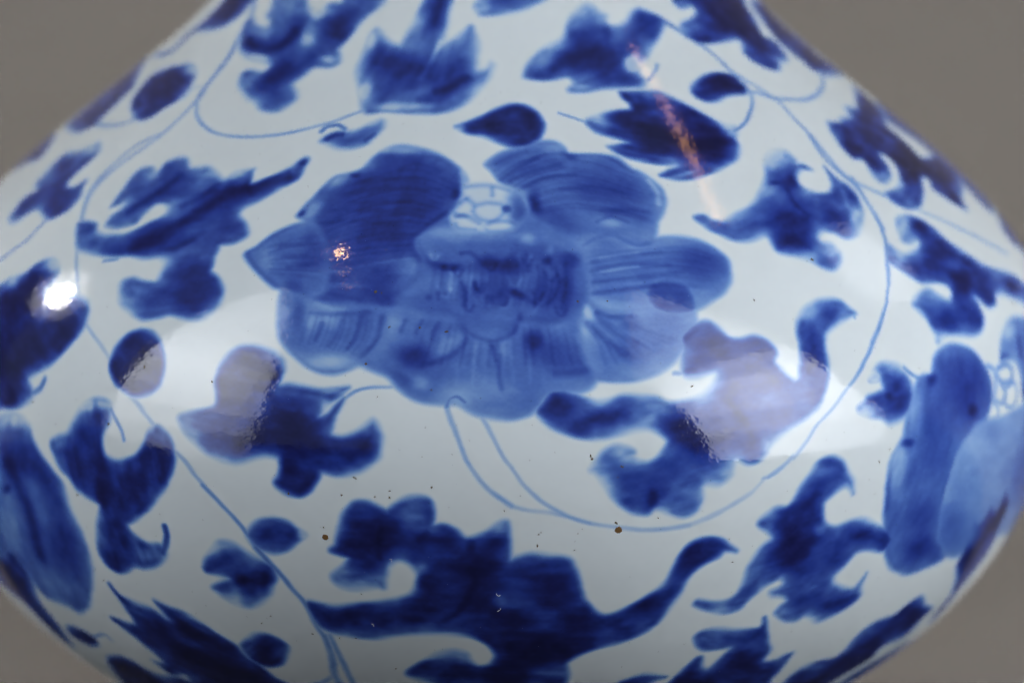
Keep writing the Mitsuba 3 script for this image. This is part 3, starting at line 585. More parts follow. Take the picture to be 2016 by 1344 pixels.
    ('S',0.16740000000000002,5.3,0,[606,5101,1025,5252,1526,5098,1989,4844]),
    ('S',0.13888000000000003,6.4,0,[99,6150,404,6502,819,6719]),
    ('S',0.19964,4.6,0,[161,6056,469,6402,885,6611]),
    ('S',0.10416,8.1,0,[181,6009,492,6351,910,6552]),
    ('S',0.1736,5.2,0,[244,5911,558,6249,976,6441]),
    ('S',0.1302,6.4,0,[265,5862,582,6196,1002,6380]),
    ('S',0.21700000000000003,4.6,0,[336,5752,656,6080,1076,6256]),
  ]),
  ('flower.center', [
    ('F',1.25,8.2,[-721,4588,0,-579,4830,0,-388,4955,0,-148,4738,0,200,4698,0,452,4733,0,618,4570,0,797,4369,0,938,4228,0,1053,4032,0,1057,3588,0,1005,3129,0,899,2860,0,741,2766,0,605,2705,0,339,2779,0,301,2547,0,168,2418,0,5,2419,0,-160,2550,0,-262,2781,0,-365,2915,0,-586,2944,0,-761,3040,0,-926,3206,0,-814,3388,0,-667,3610,0,-682,3903,0,-657,4128,0]),
    ('B',-0.28,[-377,4637,384,7,8,-236]),
    ('B',-0.2,[159,4581,229,-2,-2,-141]),
    ('B',-0.4,[463,4517,95,-2,-7,-163]),
    ('B',-0.35,[715,4276,56,-2,-6,-99]),
    ('B',0.9,[-355,3893,126,2,2,-89]),
    ('B',0.75,[79,4026,121,-118,-32,-136]),
    ('B',0.8,[296,3967,109,-2,-5,-209]),
    ('B',0.7,[684,4050,55,-2,-5,-83]),
    ('B',0.6,[926,4077,96,-5,-18,-241]),
    ('B',0.6,[827,3421,81,-4,-25,-427]),
    ('B',0.8,[334,3331,89,-101,-20,-68]),
    ('B',0.6,[485,3152,38,-30,-11,-52]),
    ('B',0.4,[182,3620,230,-3,-7,-471]),
    ('B',0.35,[615,3394,87,-3,-19,-426]),
    ('B',-0.35,[-344,3474,63,1,8,-322]),
    ('B',-0.25,[89,2783,205,148,50,-285]),
    ('B',0.3,[-480,3347,38,1,3,-78]),
    ('B',0.3,[-375,3331,38,1,2,-78]),
    ('B',0.3,[-581,3255,38,1,3,-70]),
    ('B',0.2,[732,3605,267,-11,-48,-868]),
    ('B',-0.15,[-474,3688,214,5,8,-219]),
    ('B',0.28,[-449,2879,387,9,6,-203]),
    ('B',0.4,[554,2706,384,-13,-8,-234]),
    ('B',0.3,[-66,3914,217,0,1,-149]),
    ('B',0.3,[-99,3441,45,0,1,-214]),
    ('B',0.3,[-219,3334,45,0,3,-212]),
    ('B',0.35,[40,3264,59,0,0,-98]),
    ('B',0.35,[161,3334,48,-1,-1,-99]),
    ('B',-0.2,[392,3544,70,-2,-5,-180]),
    ('B',-0.2,[722,3751,90,-4,-8,-147]),
    ('B',-0.1,[-546,4132,111,3,7,-151]),
    ('B',-0.1,[549,3046,188,-6,-6,-172]),
    ('B',-0.25,[-136,3693,71,0,2,-219]),
    ('S',0.65,9.7,0,[-262,2781,-160,2550,38,2387,235,2483,339,2779,344,2983]),
    ('S',0.6,12.4,0,[-779,4586,-721,4278,-596,4017,-391,3911]),
    ('S',0.6,9.9,0,[-290,4213,-142,4215,6,3914]),
    ('S',0.45,6.9,0,[-259,3619,-203,3405,-200,3158]),
    ('S',0.4,6.7,0,[452,4247,453,3760]),
    ('S',0.4,7.9,0,[734,3973,767,3603,696,3249,585,3079]),
    ('S',0.16864,6.8,0,[-522,3984,-541,3614,-560,3181]),
    ('S',0.24242,4.9,0,[-437,3974,-456,3601,-478,3158]),
    ('S',0.12648,8.6,0,[-388,4006,-405,3628,-429,3174]),
    ('S',0.21080000000000002,5.5,0,[-301,3993,-318,3612,-345,3148]),
    ('S',0.1581,6.7,0,[-249,4022,-266,3637,-295,3162]),
    ('S',0.2635,4.9,0,[-153,3998,-170,3610,-203,3125]),
    ('S',0.18972000000000003,8.5,0,[-94,4018,-110,3625,-146,3130]),
    ('S',0.16864,5.5,0,[-19,4017,-34,3621,-73,3116]),
    ('S',0.24242,6.7,0,[66,4005,51,3606,8,3091]),
    ('S',0.12648,4.9,0,[116,4035,102,3631,56,3105]),
    ('S',0.21080000000000002,8.5,0,[202,4020,189,3613,138,3078]),
    ('S',0.1581,5.5,0,[255,4048,242,3636,189,3090]),
    ('S',0.2635,6.7,0,[350,4021,337,3606,279,3051]),
    ('S',0.18972000000000003,4.9,0,[410,4039,397,3620,336,3054]),
    ('S',0.16864,8.5,0,[486,4036,473,3614,408,3038]),
    ('S',0.24242,5.5,0,[571,4021,558,3596,488,3011]),
    ('S',0.12648,6.7,0,[622,4050,610,3620,537,3024]),
    ('S',0.21080000000000002,4.9,0,[709,4033,697,3600,619,2994]),
    ('S',0.1581,8.6,0,[763,4059,751,3621,669,3005]),
    ('S',0.2635,5.6,0,[858,4029,846,3589,759,2964]),
    ('S',-0.124,6.7,0,[-131,3767,-143,3471,-77,3107]),
    ('S',-0.17825,4.8,0,[36,3751,27,3444,43,3058]),
    ('S',-0.093,8.5,0,[170,3777,163,3457,130,3048]),
    ('S',-0.155,5.5,0,[339,3756,333,3425,250,2995]),
    ('S',-0.11624999999999999,6.7,0,[475,3777,472,3433,338,2982]),
    ('S',-0.19375,4.9,0,[652,3743,650,3388,466,2918]),
    ('S',-0.3,6.7,0,[-599,4229,-568,4082,-529,4074,-501,4202]),
    ('S',0.42,6.6,0,[-348,3926,-314,3744,-267,3733,-228,3891]),
    ('S',0.42,6.4,0,[-111,3628,-74,3413,-19,3398,30,3585]),
    ('S',-0.3,6.2,0,[116,3334,154,3087,218,3070,278,3282]),
    ('S',0.42,6.7,0,[404,4157,428,3976,474,3963,521,4117]),
    ('S',0.42,6.6,0,[629,3843,653,3628,708,3612,768,3794]),
    ('S',-0.3,6.3,0,[-494,3550,-446,3305,-381,3290,-331,3504]),
    ('S',0.42,6.2,0,[-221,3186,-192,3025,-150,3015,-114,3155]),
    ('S',0.42,6.6,0,[3,4086,37,3874,91,3859,141,4043]),
    ('S',-0.3,6.5,0,[235,3780,270,3534,333,3516,394,3727]),
    ('S',0.42,6.3,0,[493,3398,513,3238,554,3226,596,3363]),
    ('S',0.42,6.2,0,[706,3102,729,2911,778,2896,831,3058]),
    ('S',-0.3,6.6,0,[-394,4008,-348,3764,-284,3749,-233,3961]),
    ('S',0.42,6.4,0,[-114,3628,-88,3471,-47,3461,-12,3597]),
    ('S',0.42,6.2,0,[113,3334,142,3145,191,3132,237,3295]),
    ('S',-0.3,6.7,0,[363,4241,395,3997,457,3980,520,4188]),
  ]),
  ('flower.stamen', [
    ('F',0.13,8.2,[-271,5841,0,-78,5896,0,94,5863,0,307,5777,0,470,5607,0,539,5316,0,400,4913,0,278,4736,0,7,4711,0,-323,4776,0,-402,5076,0,-322,5404,0]),
    ('S',0.36,10.8,0,[-291,5778,-78,5830,137,5812,346,5672]),
    ('S',0.36,8.0,0,[94,5813,91,5530]),
    ('S',0.36,10.7,0,[-243,5571,-115,5365,49,5406,233,5364]),
    ('S',0.36,8.3,0,[-144,5160,-115,5345]),
    ('S',0.36,9.6,0,[222,5343,212,5139,106,4978,-52,5019,-150,5181]),
    ('S',0.36,10.1,0,[-381,5036,-253,5098,-132,4998,-32,4878]),
    ('S',0.36,10.1,0,[7,4838,86,4950,244,4964,344,4866,239,4737,45,4727,-3,4838]),
    ('S',0.36,8.4,0,[-348,4956,-304,4796,-71,4767]),
    ('S',0.36,10.1,0,[-321,5363,-201,5530]),
    ('S',0.36,9.7,0,[-333,5118,-397,5198]),
    ('B',0.9,[261,5261,53,-1,-2,-98]),
    ('B',0.35,[-272,5086,92,1,2,-65]),
    ('B',1.0,[410,5156,121,-3,-11,-285]),
    ('B',0.5,[383,5526,125,-3,-8,-207]),
    ('B',0.4,[-342,5404,56,-61,-55,-215]),
  ]),
  ('bud', [
    ('F',1.9,8.2,[3274,2558,0,3428,2771,0,3602,2860,0,3755,2848,0,3866,2754,0,3922,2627,0,3980,2521,1,3879,2467,0,3693,2343,0,3538,2206,0,3471,1989,0,3468,1732,0,3419,1457,0,3313,1321,0,3170,1441,0,3167,1788,0,3186,2042,0,3203,2302,0]),
    ('L',0.6,7.0,0,[3950,2562,3954,2424]),
    ('B',-0.3,[3851,2618,108,-22,-27,-98]),
  ]),
  ('leaf', [
    ('F',1.9,8.2,[1971,2416,0,2118,2598,0,2250,2632,0,2355,2468,0,2441,2284,0,2563,2234,0,2719,2276,0,2835,2166,0,2900,1962,0,2856,1777,0,2945,1574,0,3039,1402,0,3102,1453,0,3147,1665,0,3276,1737,0,3425,1519,0,3376,1247,0,3287,955,0,3120,741,0,2925,562,0,2756,377,0,2668,208,0,2694,320,0,2671,170,0,2583,31,0,2495,8,0,2373,89,0,2342,-24,0,2306,-211,0,2206,-352,0,2071,-332,0,2025,-382,0,2041,-542,0,1981,-789,0,1851,-890,0,1700,-791,0,1583,-697,0,1504,-794,0,1342,-730,0,1178,-478,0,1081,-221,0,1002,-30,0,955,34,0,1034,212,0,1081,360,0,1193,473,0,1303,434,0,1370,337,0,1350,272,0,1397,183,0,1493,128,0,1590,194,0,1673,368,0,1707,516,0,1645,644,0,1533,745,0,1404,742,0,1259,679,0,1100,607,0,927,627,0,756,711,0,602,868,0,510,1022,0,480,1113,0,529,1262,0,611,1441,0,722,1473,0,816,1432,0,909,1336,0,1034,1262,0,1163,1284,0,1277,1336,0,1455,1327,0,1617,1282,0,1729,1195,0,1845,1197,0,2010,1261,0,2156,1411,0,2222,1588,0,2213,1682,0,2141,1660,0,2033,1605,0,1917,1650,0,1879,1816,0,1903,2099,0]),
    ('B',0.9,[701,1225,157,-7,-5,-242]),
    ('B',0.25,[1139,1019,238,-17,-4,-150]),
    ('B',-0.35,[1541,1016,211,-20,-6,-181]),
    ('B',-0.5,[1239,288,143,-12,-1,-152]),
    ('B',-0.45,[1790,-446,198,-24,5,-283]),
    ('B',-0.4,[1161,-382,60,96,94,-223]),
    ('B',0.8,[1547,-544,55,-6,3,-174]),
    ('B',0.7,[1905,524,104,143,153,-367]),
    ('B',-0.4,[2220,-130,102,-15,1,-124]),
    ('B',0.15,[1366,-121,239,-22,1,-154]),
    ('S',0.4,19.7,0,[2173,1409,2372,985,2496,602,2595,342]),
    ('S',-0.8,15.8,0,[2883,1837,3000,1564,3077,1395]),
    ('B',0.5,[1975,1743,85,-10,-7,-80]),
    ('S',0.3,6.1,0,[2041,-542,1981,-789,1851,-874,1716,-786]),
    ('L',0.4,12.5,0,[1803,1715,1920,1693]),
  ]),
  ('bud', [
    ('F',1.9,8.2,[4185,1480,0,4317,1434,0,4409,1269,0,4459,1037,0,4451,788,0,4379,556,0,4279,425,0,4119,395,0,4013,519,0,3866,599,0,3727,737,0,3818,841,0,3868,923,0,3980,961,0,4080,1032,0,4052,1210,0,3924,1238,0,3996,1364,0,4089,1454,0]),
    ('B',-1.0,[3850,695,147,-32,-9,-137]),
    ('B',-1.3,[3977,1305,107,-23,-19,-137]),
    ('B',0.7,[4129,896,48,-11,-7,-73]),
    ('L',0.7,14.8,0,[4401,1366,4495,1201,4582,1123,4730,1096]),
    ('B',0.2,[4351,1031,138,-33,-22,-183]),
  ]),
  ('flower.wash', [
    ('F',0.7,8.2,[4775,1132,0,4883,1424,0,5085,1566,0,5276,1564,0,5488,1425,0,5639,1134,0,5743,783,0,5739,440,0,5664,79,0,6025,-6,0,6358,40,0,6756,58,0,7718,-1142,0,8717,-2131,0,8607,-2639,0,8516,-3066,0,6374,-2626,0,5692,-2732,0,5432,-2605,0,5156,-2712,0,4808,-2799,0,4479,-2536,0,4349,-2317,0,4244,-1926,0,4147,-1313,0,4147,-1306,0,4116,-802,0,4133,-388,0,4214,-91,0,4305,137,0,4360,468,0,4451,757,0,4528,1020,0,4646,1149,0]),
  ]),
  ('flower.petal', [
    ('F',1.45,8.2,[4765,1151,0,4874,1442,0,5075,1585,0,5281,1580,0,5492,1440,0,5646,1138,0,5757,785,0,5752,436,0,5630,121,0,5405,27,0,5205,-266,0,5079,-519,0,5036,-898,0,4989,-1318,0,5019,-1739,0,5097,-2155,0,5411,-2635,0,5167,-2743,0,4814,-2817,0,4468,-2540,0,4338,-2314,0,4234,-1923,0,4138,-1311,0,4137,-1304,0,4106,-800,0,4124,-386,0,4205,-89,0,4295,140,0,4351,470,0,4442,760,0,4519,1022,0,4637,1151,0]),
    ('B',0.5,[5290,727,351,-31,29,-601]),
    ('B',-0.5,[4494,466,120,-30,-23,-463]),
    ('B',-0.6,[4262,-421,140,-70,-33,-432]),
    ('B',-0.3,[4360,-1032,172,-48,31,-273]),
    ('B',1.0,[4749,1044,80,-20,-19,-128]),
    ('B',0.9,[4354,-16,85,-22,1,-82]),
    ('B',1.0,[5394,286,98,-28,-5,-132]),
    ('B',0.2,[4667,-1456,271,-82,74,-431]),
    ('B',0.6,[4869,-2259,319,6,129,-289]),
    ('B',-0.2,[5071,1456,269,-70,-29,-122]),
    ('B',-0.3,[4435,-2083,133,-41,66,-307]),
    ('S',0.45,15.4,0,[5108,-527,4989,-1149,5085,-2115]),
    ('S',0.4,10.1,0,[4124,-578,4166,-1311]),
  ]),
  ('flower.petal', [
    ('F',0.75,8.2,[5665,-18,0,6025,0,0,6358,40,0,6756,58,0,7718,-1142,0,8717,-2131,0,8607,-2639,0,8516,-3066,0,6374,-2626,0,5700,-2751,0,5424,-2583,0,5141,-2206,0,5026,-1706,0,5018,-1158,0,5069,-711,0,5206,-298,0,5437,-14,0]),
    ('B',0.5,[5319,-2087,406,-243,41,-534]),
    ('B',0.4,[6947,-1547,512,-226,195,-758]),
    ('B',-0.1,[5525,-459,299,-92,28,-301]),
  ]),
  ('flower.stamen', [
    ('L',0.6,17.8,0,[5726,1035,5848,935,5853,629,5777,396]),
    ('L',0.6,19.1,0,[5921,930,6123,961,6262,796,6182,627,5986,647,5903,839]),
    ('L',0.6,17.9,0,[5950,665,6057,408,5953,279,5812,386]),
    ('L',0.6,19.1,0,[6088,527,6260,577,6330,324,6227,130,6073,172,5995,363]),
    ('L',0.6,16.3,0,[5775,365,5882,141,5769,-49]),
    ('L',0.6,16.0,0,[5665,-50,5767,47]),
    ('L',0.5,25.4,0,[5664,79,5737,-136]),
  ]),
  ('flower.petal', [
    ('F',1.05,8.2,[6027,1060,0,6110,1363,0,6370,1653,0,6655,1720,0,6971,1572,0,7348,981,0,7306,-191,0,6764,-140,0,6498,158,0,6445,611,0,6364,895,0,6145,1052,0]),
    ('S',0.8,23.5,0,[6628,1374,6510,915]),
    ('B',1.0,[6456,284,121,-38,-10,-159]),
    ('B',0.7,[6113,1084,128,-38,-23,-84]),
    ('B',-0.4,[6382,1481,163,-49,-78,-177]),
  ]),
  ('leaf', [
    ('F',1.7,8.2,[3990,6047,0,4128,6222,0,4364,6323,0,4517,6241,0,4557,6031,0,4512,5915,0,4620,5862,0,4684,5736,0,4527,5791,0,4329,5630,0,4271,5421,0,4367,5261,0,4517,5142,0,4684,5114,0,4838,5301,0,4978,5741,1,5003,5443,0,5110,5238,0,5084,4934,0,5009,4683,0,4845,4383,0,4631,4137,0,4402,4076,0,4273,4217,0,4117,4291,0,3998,4162,0,4013,4040,0,4145,3980,0,4183,3807,0,4125,3626,0,3974,3467,0,3848,3524,0,3695,3706,0,3504,3839,0,3369,3921,0,3346,4148,0,3341,4279,0,3283,4329,0,3074,4245,0,2909,4291,0,2753,4452,0,2623,4631,0,2535,4813,0,2534,4895,0,2650,4912,0,2730,4786,0,2877,4745,0,3051,4862,0,3262,4995,0,3452,5174,0,3525,5256,0,3699,5484,0,3873,5715,0]),
    ('B',-0.8,[4216,6006,215,-39,-155,-283]),
    ('B',-0.5,[3799,5336,119,-216,-140,-162]),
    ('B',-0.5,[4342,5179,243,-50,-124,-236]),
    ('B',-0.6,[4771,4484,110,-26,-188,-334]),
    ('B',-0.7,[4069,3792,118,-25,-63,-162]),
    ('B',0.6,[3707,4626,308,-58,-89,-231]),
    ('B',0.6,[4443,4517,181,-182,-160,-200]),
    ('B',0.6,[3655,4150,262,-139,-93,-197]),
    ('B',0.7,[3902,5526,84,-15,-26,-56]),
    ('B',0.6,[4234,5494,109,-21,-84,-160]),
    ('B',-0.3,[2644,4717,117,-113,-50,-107]),
    ('S',-0.4,12.9,0,[4949,5178,4759,4656]),
    ('S',0.4,9.9,0,[4048,5411,3992,4990,4063,4723]),
  ]),
  ('leaf', [
    ('F',2.8000000000000003,8.2,[8558,7209,1,7544,6923,0,7384,6802,0,6896,6976,1,6760,6813,0,6793,6699,0,6437,6742,0,6286,6633,0,5931,6735,1,5806,6504,0,5693,6156,0,5692,5822,0,5880,5730,0,5851,5514,0,5741,5256,0,5859,5097,0,6125,5210,0,6290,5446,0,6403,5772,0,6556,5660,0,6540,5402,0,6357,5101,0,6011,4875,0,5666,4833,0,5683,4608,0,5866,4428,0,6147,4438,0,6494,4650,0,6749,4897,0,6972,4972,0,7041,4811,0,6888,4626,0,6990,4369,0,7144,4134,0,7293,3955,1,7552,4240,0,8536,4472,0,8649,4769,0,8610,5024,0,7573,5275,0,7643,5600,0,7728,5926,0,7729,6226,0,8528,6551,0,8624,6830,0,8598,7038,0]),
    ('B',-0.7,[5964,5392,242,17,-146,-246]),
    ('B',-0.9,[5953,4623,297,-158,-192,-165]),
    ('B',-0.7,[6084,4901,113,-31,-182,-177]),
    ('B',-0.6,[5929,6430,255,48,-108,-261]),
    ('B',-0.6,[6904,6804,289,-68,-256,-135]),
    ('B',0.6,[7307,5256,1,-584,-443,-50]),
    ('B',-0.4,[7250,4516,122,-175,-308,-65]),
  ]),
  ('leaf', [
    ('F',1.7,8.2,[8004,6435,0,8322,5581,0,8306,4709,0,8155,4005,0,8273,3585,0,9243,3636,0,9375,4599,0,9467,5665,0,9472,6524,0]),
  ]),
  ('leaf', [
    ('F',2.3520000000000003,8.2,[8651,3446,0,9150,3126,0,9063,2733,0,8965,2285,0,8920,2108,0,8158,2811,0,8115,3132,0]),
  ]),
  ('leaf', [
    ('F',1.9,8.2,[5521,4298,0,5735,4271,0,5930,4103,0,6073,3811,0,6119,3552,0,6275,3305,0,6471,2972,0,6756,2694,0,7140,2498,0,7414,2188,0,7597,1877,0,7422,1650,0,6994,1943,0,6684,2156,0,6435,2275,0,6336,2126,0,6129,2110,0,5981,2319,0,5958,2132,0,5943,1928,0,5790,1701,0,5601,1681,0,5336,1760,0,5131,1781,0,4989,1686,0,4981,1853,0,4956,2128,0,4868,2356,0,4833,2505,0,4980,2645,0,5197,2726,0,5308,2559,0,5437,2418,0,5564,2526,0,5550,2711,0,5385,2848,0,5148,2885,0,5008,3039,0,4901,3254,0,4825,3464,0,4903,3679,0,5000,3774,0,5072,3589,0,5212,3494,0,5453,3557,0,5548,3692,0,5476,3731,0,5334,3700,0,5249,3783,0,5303,3980,0,5383,4166,0]),
    ('B',0.7,[5795,3404,273,-239,-299,-251]),
    ('B',0.7,[5800,2641,252,-5,-141,-491]),
    ('B',0.6,[5751,3984,132,-121,-109,-88]),
    ('B',-0.6,[5495,4053,124,-33,-110,-158]),
    ('B',-0.7,[5102,2366,216,-56,-101,-253]),
    ('B',-0.6,[4985,3424,103,-161,-115,-105]),
    ('B',-0.7,[5889,3027,90,-121,-142,-92]),
    ('B',0.2,[6256,2583,172,-198,-225,-125]),
    ('B',-0.5,[5060,1833,160,-41,-38,-123]),
    ('B',0.3,[7033,2272,278,-175,-223,-102]),
  ]),
  ('leaf', [
    ('F',2.576,8.2,[6338,-1488,1,6609,-1919,0,6631,-2215,0,6659,-2671,0,6650,-3092,0,6551,-3494,0,6472,-3883,0,6498,-4298,0,6547,-4605,0,6412,-4783,0,6250,-4252,0,6251,-3915,0,6076,-3498,0,5815,-2989,0,5815,-2680,0,5740,-2244,0,5704,-1838,1,5905,-2094,0,5986,-1903,0,6064,-1678,0,6226,-1884,0,6297,-1734,0]),
    ('B',-0.7,[5836,-2389,163,-93,65,-380]),
    ('B',-0.2,[6336,-2031,167,-62,123,-261]),
  ]),
  ('leaf', [
    ('F',1.4,8.2,[7714,-3489,0,7301,-2857,0,7325,-2342,0,7536,-2097,0,8664,-2410,0,8517,-3072,0,7727,-3430,0]),
  ]),
  ('leaf', [
    ('F',2.24,8.2,[3044,-625,0,3147,-328,0,3257,-131,0,3392,-75,0,3513,-153,0,3589,-359,0,3674,-570,0,3685,-805,1,3591,-631,0,3455,-712,0,3347,-882,0,3344,-1111,0,3405,-1342,0,3535,-1423,0,3713,-1340,0,3906,-1342,0,4087,-1534,0,4254,-1719,0,4343,-1920,0,4257,-2115,0,4027,-2012,0,3875,-2040,0,3766,-2290,0,3671,-2485,0,3704,-2652,0,3849,-2810,0,4000,-2868,0,4053,-2796,0,4111,-2570,1,4129,-2889,0,4163,-3106,0,4072,-3320,0,3900,-3472,0,3714,-3561,0,3489,-3377,0,3376,-3457,0,3212,-3389,0,3072,-3177,0,3099,-3023,0,3167,-2922,0,3102,-2808,0,2975,-2764,0,2914,-2646,0,3005,-2573,0,3053,-2473,0,2995,-2366,0,2889,-2441,0,2776,-2603,0,2685,-2774,0,2615,-2953,0,2453,-3017,0,2294,-2945,0,2100,-2764,0,2119,-2682,0,2291,-2768,0,2455,-2747,0,2547,-2583,0,2579,-2220,0,2632,-1840,0,2722,-1616,0,2799,-1495,0,2756,-1351,0,2648,-1164,0,2696,-1009,0,2799,-898,0,2928,-898,0,2978,-804,0]),
    ('B',-0.35,[3341,-400,165,123,76,-208]),
    ('B',-0.8,[2774,-1089,111,-22,13,-200]),
    ('B',-0.45,[2636,-2232,133,-135,-56,-416]),
    ('B',-0.6,[2400,-2899,211,-43,12,-97]),
    ('B',-0.8,[3346,-1445,90,-21,16,-153]),
    ('B',-0.4,[3205,-3254,133,-37,35,-174]),
    ('B',0.5,[3103,-1836,260,-60,45,-395]),
    ('B',0.2,[3898,-1619,233,-152,-4,-132]),
    ('B',0.3,[3094,-860,115,-24,12,-197]),
    ('B',0.2,[3890,-3171,237,40,105,-268]),
  ]),
  ('leaf', [
    ('F',2.5200000000000005,8.2,[2437,-1688,1,2348,-1573,0,2268,-1423,0,2160,-1362,0,2025,-1392,0,1914,-1544,0,1815,-1874,0,1736,-2219,0,1616,-2459,0,1459,-2665,0,1300,-2839,0,1183,-2885,0,1075,-2776,0,962,-2499,0,902,-2128,0,858,-1842,0,788,-1631,0,627,-1536,0,437,-1511,0,280,-1581,0,243,-1608,0,225,-1271,0,205,-905,0,143,-904,0,3,-1072,0,-168,-1194,0,-261,-1041,0,-385,-947,0,-478,-940,0,-480,-693,0,-521,-474,0,-629,-425,0,-754,-484,0,-897,-687,0,-906,-707,0,-984,-648,0,-1093,-545,0,-1220,-577,0,-1320,-809,0,-1378,-1171,0,-1403,-1406,0,-1459,-1513,0,-1345,-1603,0,-1279,-1665,0,-1338,-1809,0,-1468,-2034,0,-1392,-2241,0,-1229,-2297,0,-1027,-2231,0,-959,-2244,0,-935,-1949,0,-898,-1772,0,-814,-1663,0,-720,-1726,0,-642,-1931,0,-650,-2145,0,-738,-2375,0,-906,-2498,0,-1076,-2568,0,-1247,-2634,0,-1455,-2696,0,-1623,-2649,0,-1751,-2621,0,-1764,-2777,0,-1723,-3007,0,-1670,-3201,0,-1559,-3339,0,-1368,-3389,0,-1125,-3425,0,-859,-3316,0,-600,-3258,0,-346,-3268,0,-126,-3326,0,27,-3540,0,100,-3807,0,45,-4039,0,-79,-4097,0,-166,-3946,0,-199,-3772,0,-337,-3676,0,-514,-3773,0,-702,-4063,0,-850,-4369,0,-748,-4567,0,-549,-4692,0,-297,-5098,0,599,-5237,0,842,-4797,0,915,-4432,0,883,-4228,0,860,-4056,0,982,-3858,0,1149,-3695,0,1355,-3588,0,1520,-3438,0,1682,-3253,0,1795,-2947,0,1888,-2613,0,1957,-2180,0,2028,-1977,0,2139,-1826,0,2255,-1742,0,2322,-1650,0]),
    ('B',-0.6,[-1096,-758,143,11,-3,-176]),
    ('B',-0.8,[-672,-701,156,7,-2,-223]),
    ('B',-0.55,[-411,-1077,107,-37,-12,-129]),
    ('B',-0.6,[128,-1040,81,97,28,-102]),
    ('B',-0.75,[574,-1756,287,-14,4,-208]),
    ('B',-0.7,[133,-2496,81,-1,1,-169]),
    ('B',-0.6,[875,-2644,100,-8,8,-191]),
    ('B',-0.6,[-438,-3954,212,106,9,-230]),
    ('B',-0.6,[746,-4315,202,-17,10,-181]),
    ('B',0.5,[-266,-1744,206,4,-2,-207]),
    ('B',0.8,[436,-3682,383,-18,13,-491]),
    ('B',0.6,[-746,-2902,371,99,0,-236]),
    ('B',-0.3,[1829,-2089,98,-122,-65,-300]),
    ('B',0.5,[-131,-1336,47,0,0,-133]),
    ('B',-0.5,[-585,-1824,64,3,-3,-139]),
    ('B',-0.3,[-1215,-2008,165,16,-8,-178]),
    ('S',0.6,13.7,0,[-171,-1743,-93,-2022,-192,-2497,-294,-2804,-448,-3006]),
    ('S',0.45,10.9,0,[-958,-973,-999,-1371,-976,-1708]),
    ('S',0.5,13.7,0,[-504,-1048,-648,-1283]),
  ]),
  ('bud', [
    ('F',2.4640000000000004,8.2,[-2239,-1183,0,-2128,-1018,0,-1989,-943,0,-1857,-997,0,-1779,-1111,0,-1687,-1225,0,-1799,-1386,0,-1900,-1541,0,-2024,-1627,0,-2160,-1597,0,-2239,-1484,0,-2276,-1322,0]),
    ('B',-1.2,[-1725,-1226,67,8,-4,-100]),
  ]),
  ('bud', [
    ('F',2.24,8.2,[-2802,-2039,0,-2687,-1735,0,-2578,-1519,0,-2434,-1510,0,-2304,-1665,0,-2173,-1781,0,-2063,-1938,0,-2042,-2185,0,-2128,-2493,0,-2264,-2753,0,-2408,-2878,0,-2569,-2814,0,-2698,-2649,0,-2758,-2504,0,-2663,-2372,0,-2558,-2270,0,-2680,-2201,0,-2787,-2151,0]),
    ('B',-0.8,[-2504,-2601,99,-112,-82,-213]),
    ('B',-0.6,[-2555,-1675,147,27,-13,-157]),
    ('B',0.9,[-2423,-2288,78,15,-14,-134]),
    ('B',0.5,[-2161,-2277,54,9,-27,-297]),
  ]),
  ('bud', [
    ('F',3.248,8.2,[-2645,-3869,0,-2496,-3611,0,-2344,-3504,0,-2204,-3591,0,-2109,-3749,0,-2159,-4034,0,-2259,-4307,0,-2443,-4427,0,-2569,-4334,0,-2645,-4101,0]),
  ]),
  ('leaf', [
    ('F',3.0240000000000005,8.2,[-4082,-2787,1,-4016,-3013,0,-3852,-3102,0,-3650,-3202,0,-3469,-3417,0,-3538,-3016,1,-3371,-3122,0,-3197,-3196,0,-3052,-3406,0,-2898,-3666,0,-2739,-3893,0,-2668,-4155,0,-2533,-4465,0,-2426,-4751,0,-2256,-5155,0,-3059,-5778,0,-3700,-5645,0,-3757,-5133,0,-3997,-5230,0,-4082,-4986,0,-4137,-4783,1,-3941,-4769,0,-4032,-4397,0,-4128,-4098,0,-4240,-3911,0,-4331,-3691,1,-4171,-3708,0,-3999,-3715,0,-3987,-3432,0,-4030,-3158,0]),
    ('B',-0.9,[-3127,-3468,268,-439,-82,-162]),
    ('B',-0.7,[-3783,-3284,129,-251,-111,-177]),
    ('B',-0.6,[-4147,-3788,127,-46,-77,-152]),
  ]),
  ('bud', [
    ('F',2.24,8.2,[-5413,-4329,0,-5232,-4297,0,-5076,-4373,0,-4984,-4498,0,-5028,-4682,0,-5283,-4833,0,-5478,-4745,0,-5566,-4601,0]),
    ('L',0.7,14.4,0,[-4930,-4426,-4686,-4267,-4612,-4390]),
  ]),
  ('leaf', [
    ('F',3.0240000000000005,8.2,[-5108,-5166,0,-4750,-4937,0,-4552,-5021,0,-4427,-5244,0,-4239,-5333,0,-3911,-5281,0,-3688,-5578,0,-4393,-6512,0,-6457,-7317,0,-5654,-6291,0,-5392,-5707,0]),
    ('B',-0.7,[-4238,-5450,198,-95,-190,-307]),
  ]),
  ('leaf', [
    ('F',2.688,8.2,[2956,-3261,1,3037,-3587,0,3129,-3879,0,3240,-4240,0,3255,-4542,0,3392,-4537,0,3497,-4423,0,3604,-4400,1,3593,-4722,0,3586,-4988,0,3564,-5205,0,3625,-5894,0,2046,-5355,0,2152,-4804,0,2231,-4454,0,2303,-4174,0,2355,-4153,0,2418,-4449,0,2511,-4525,0,2579,-4351,0,2656,-4119,0,2684,-3948,0,2542,-3949,0,2382,-3943,0,2266,-3793,0,2213,-3561,0,2301,-3421,0,2452,-3412,0,2639,-3485,0,2827,-3532,0,2950,-3512,0]),
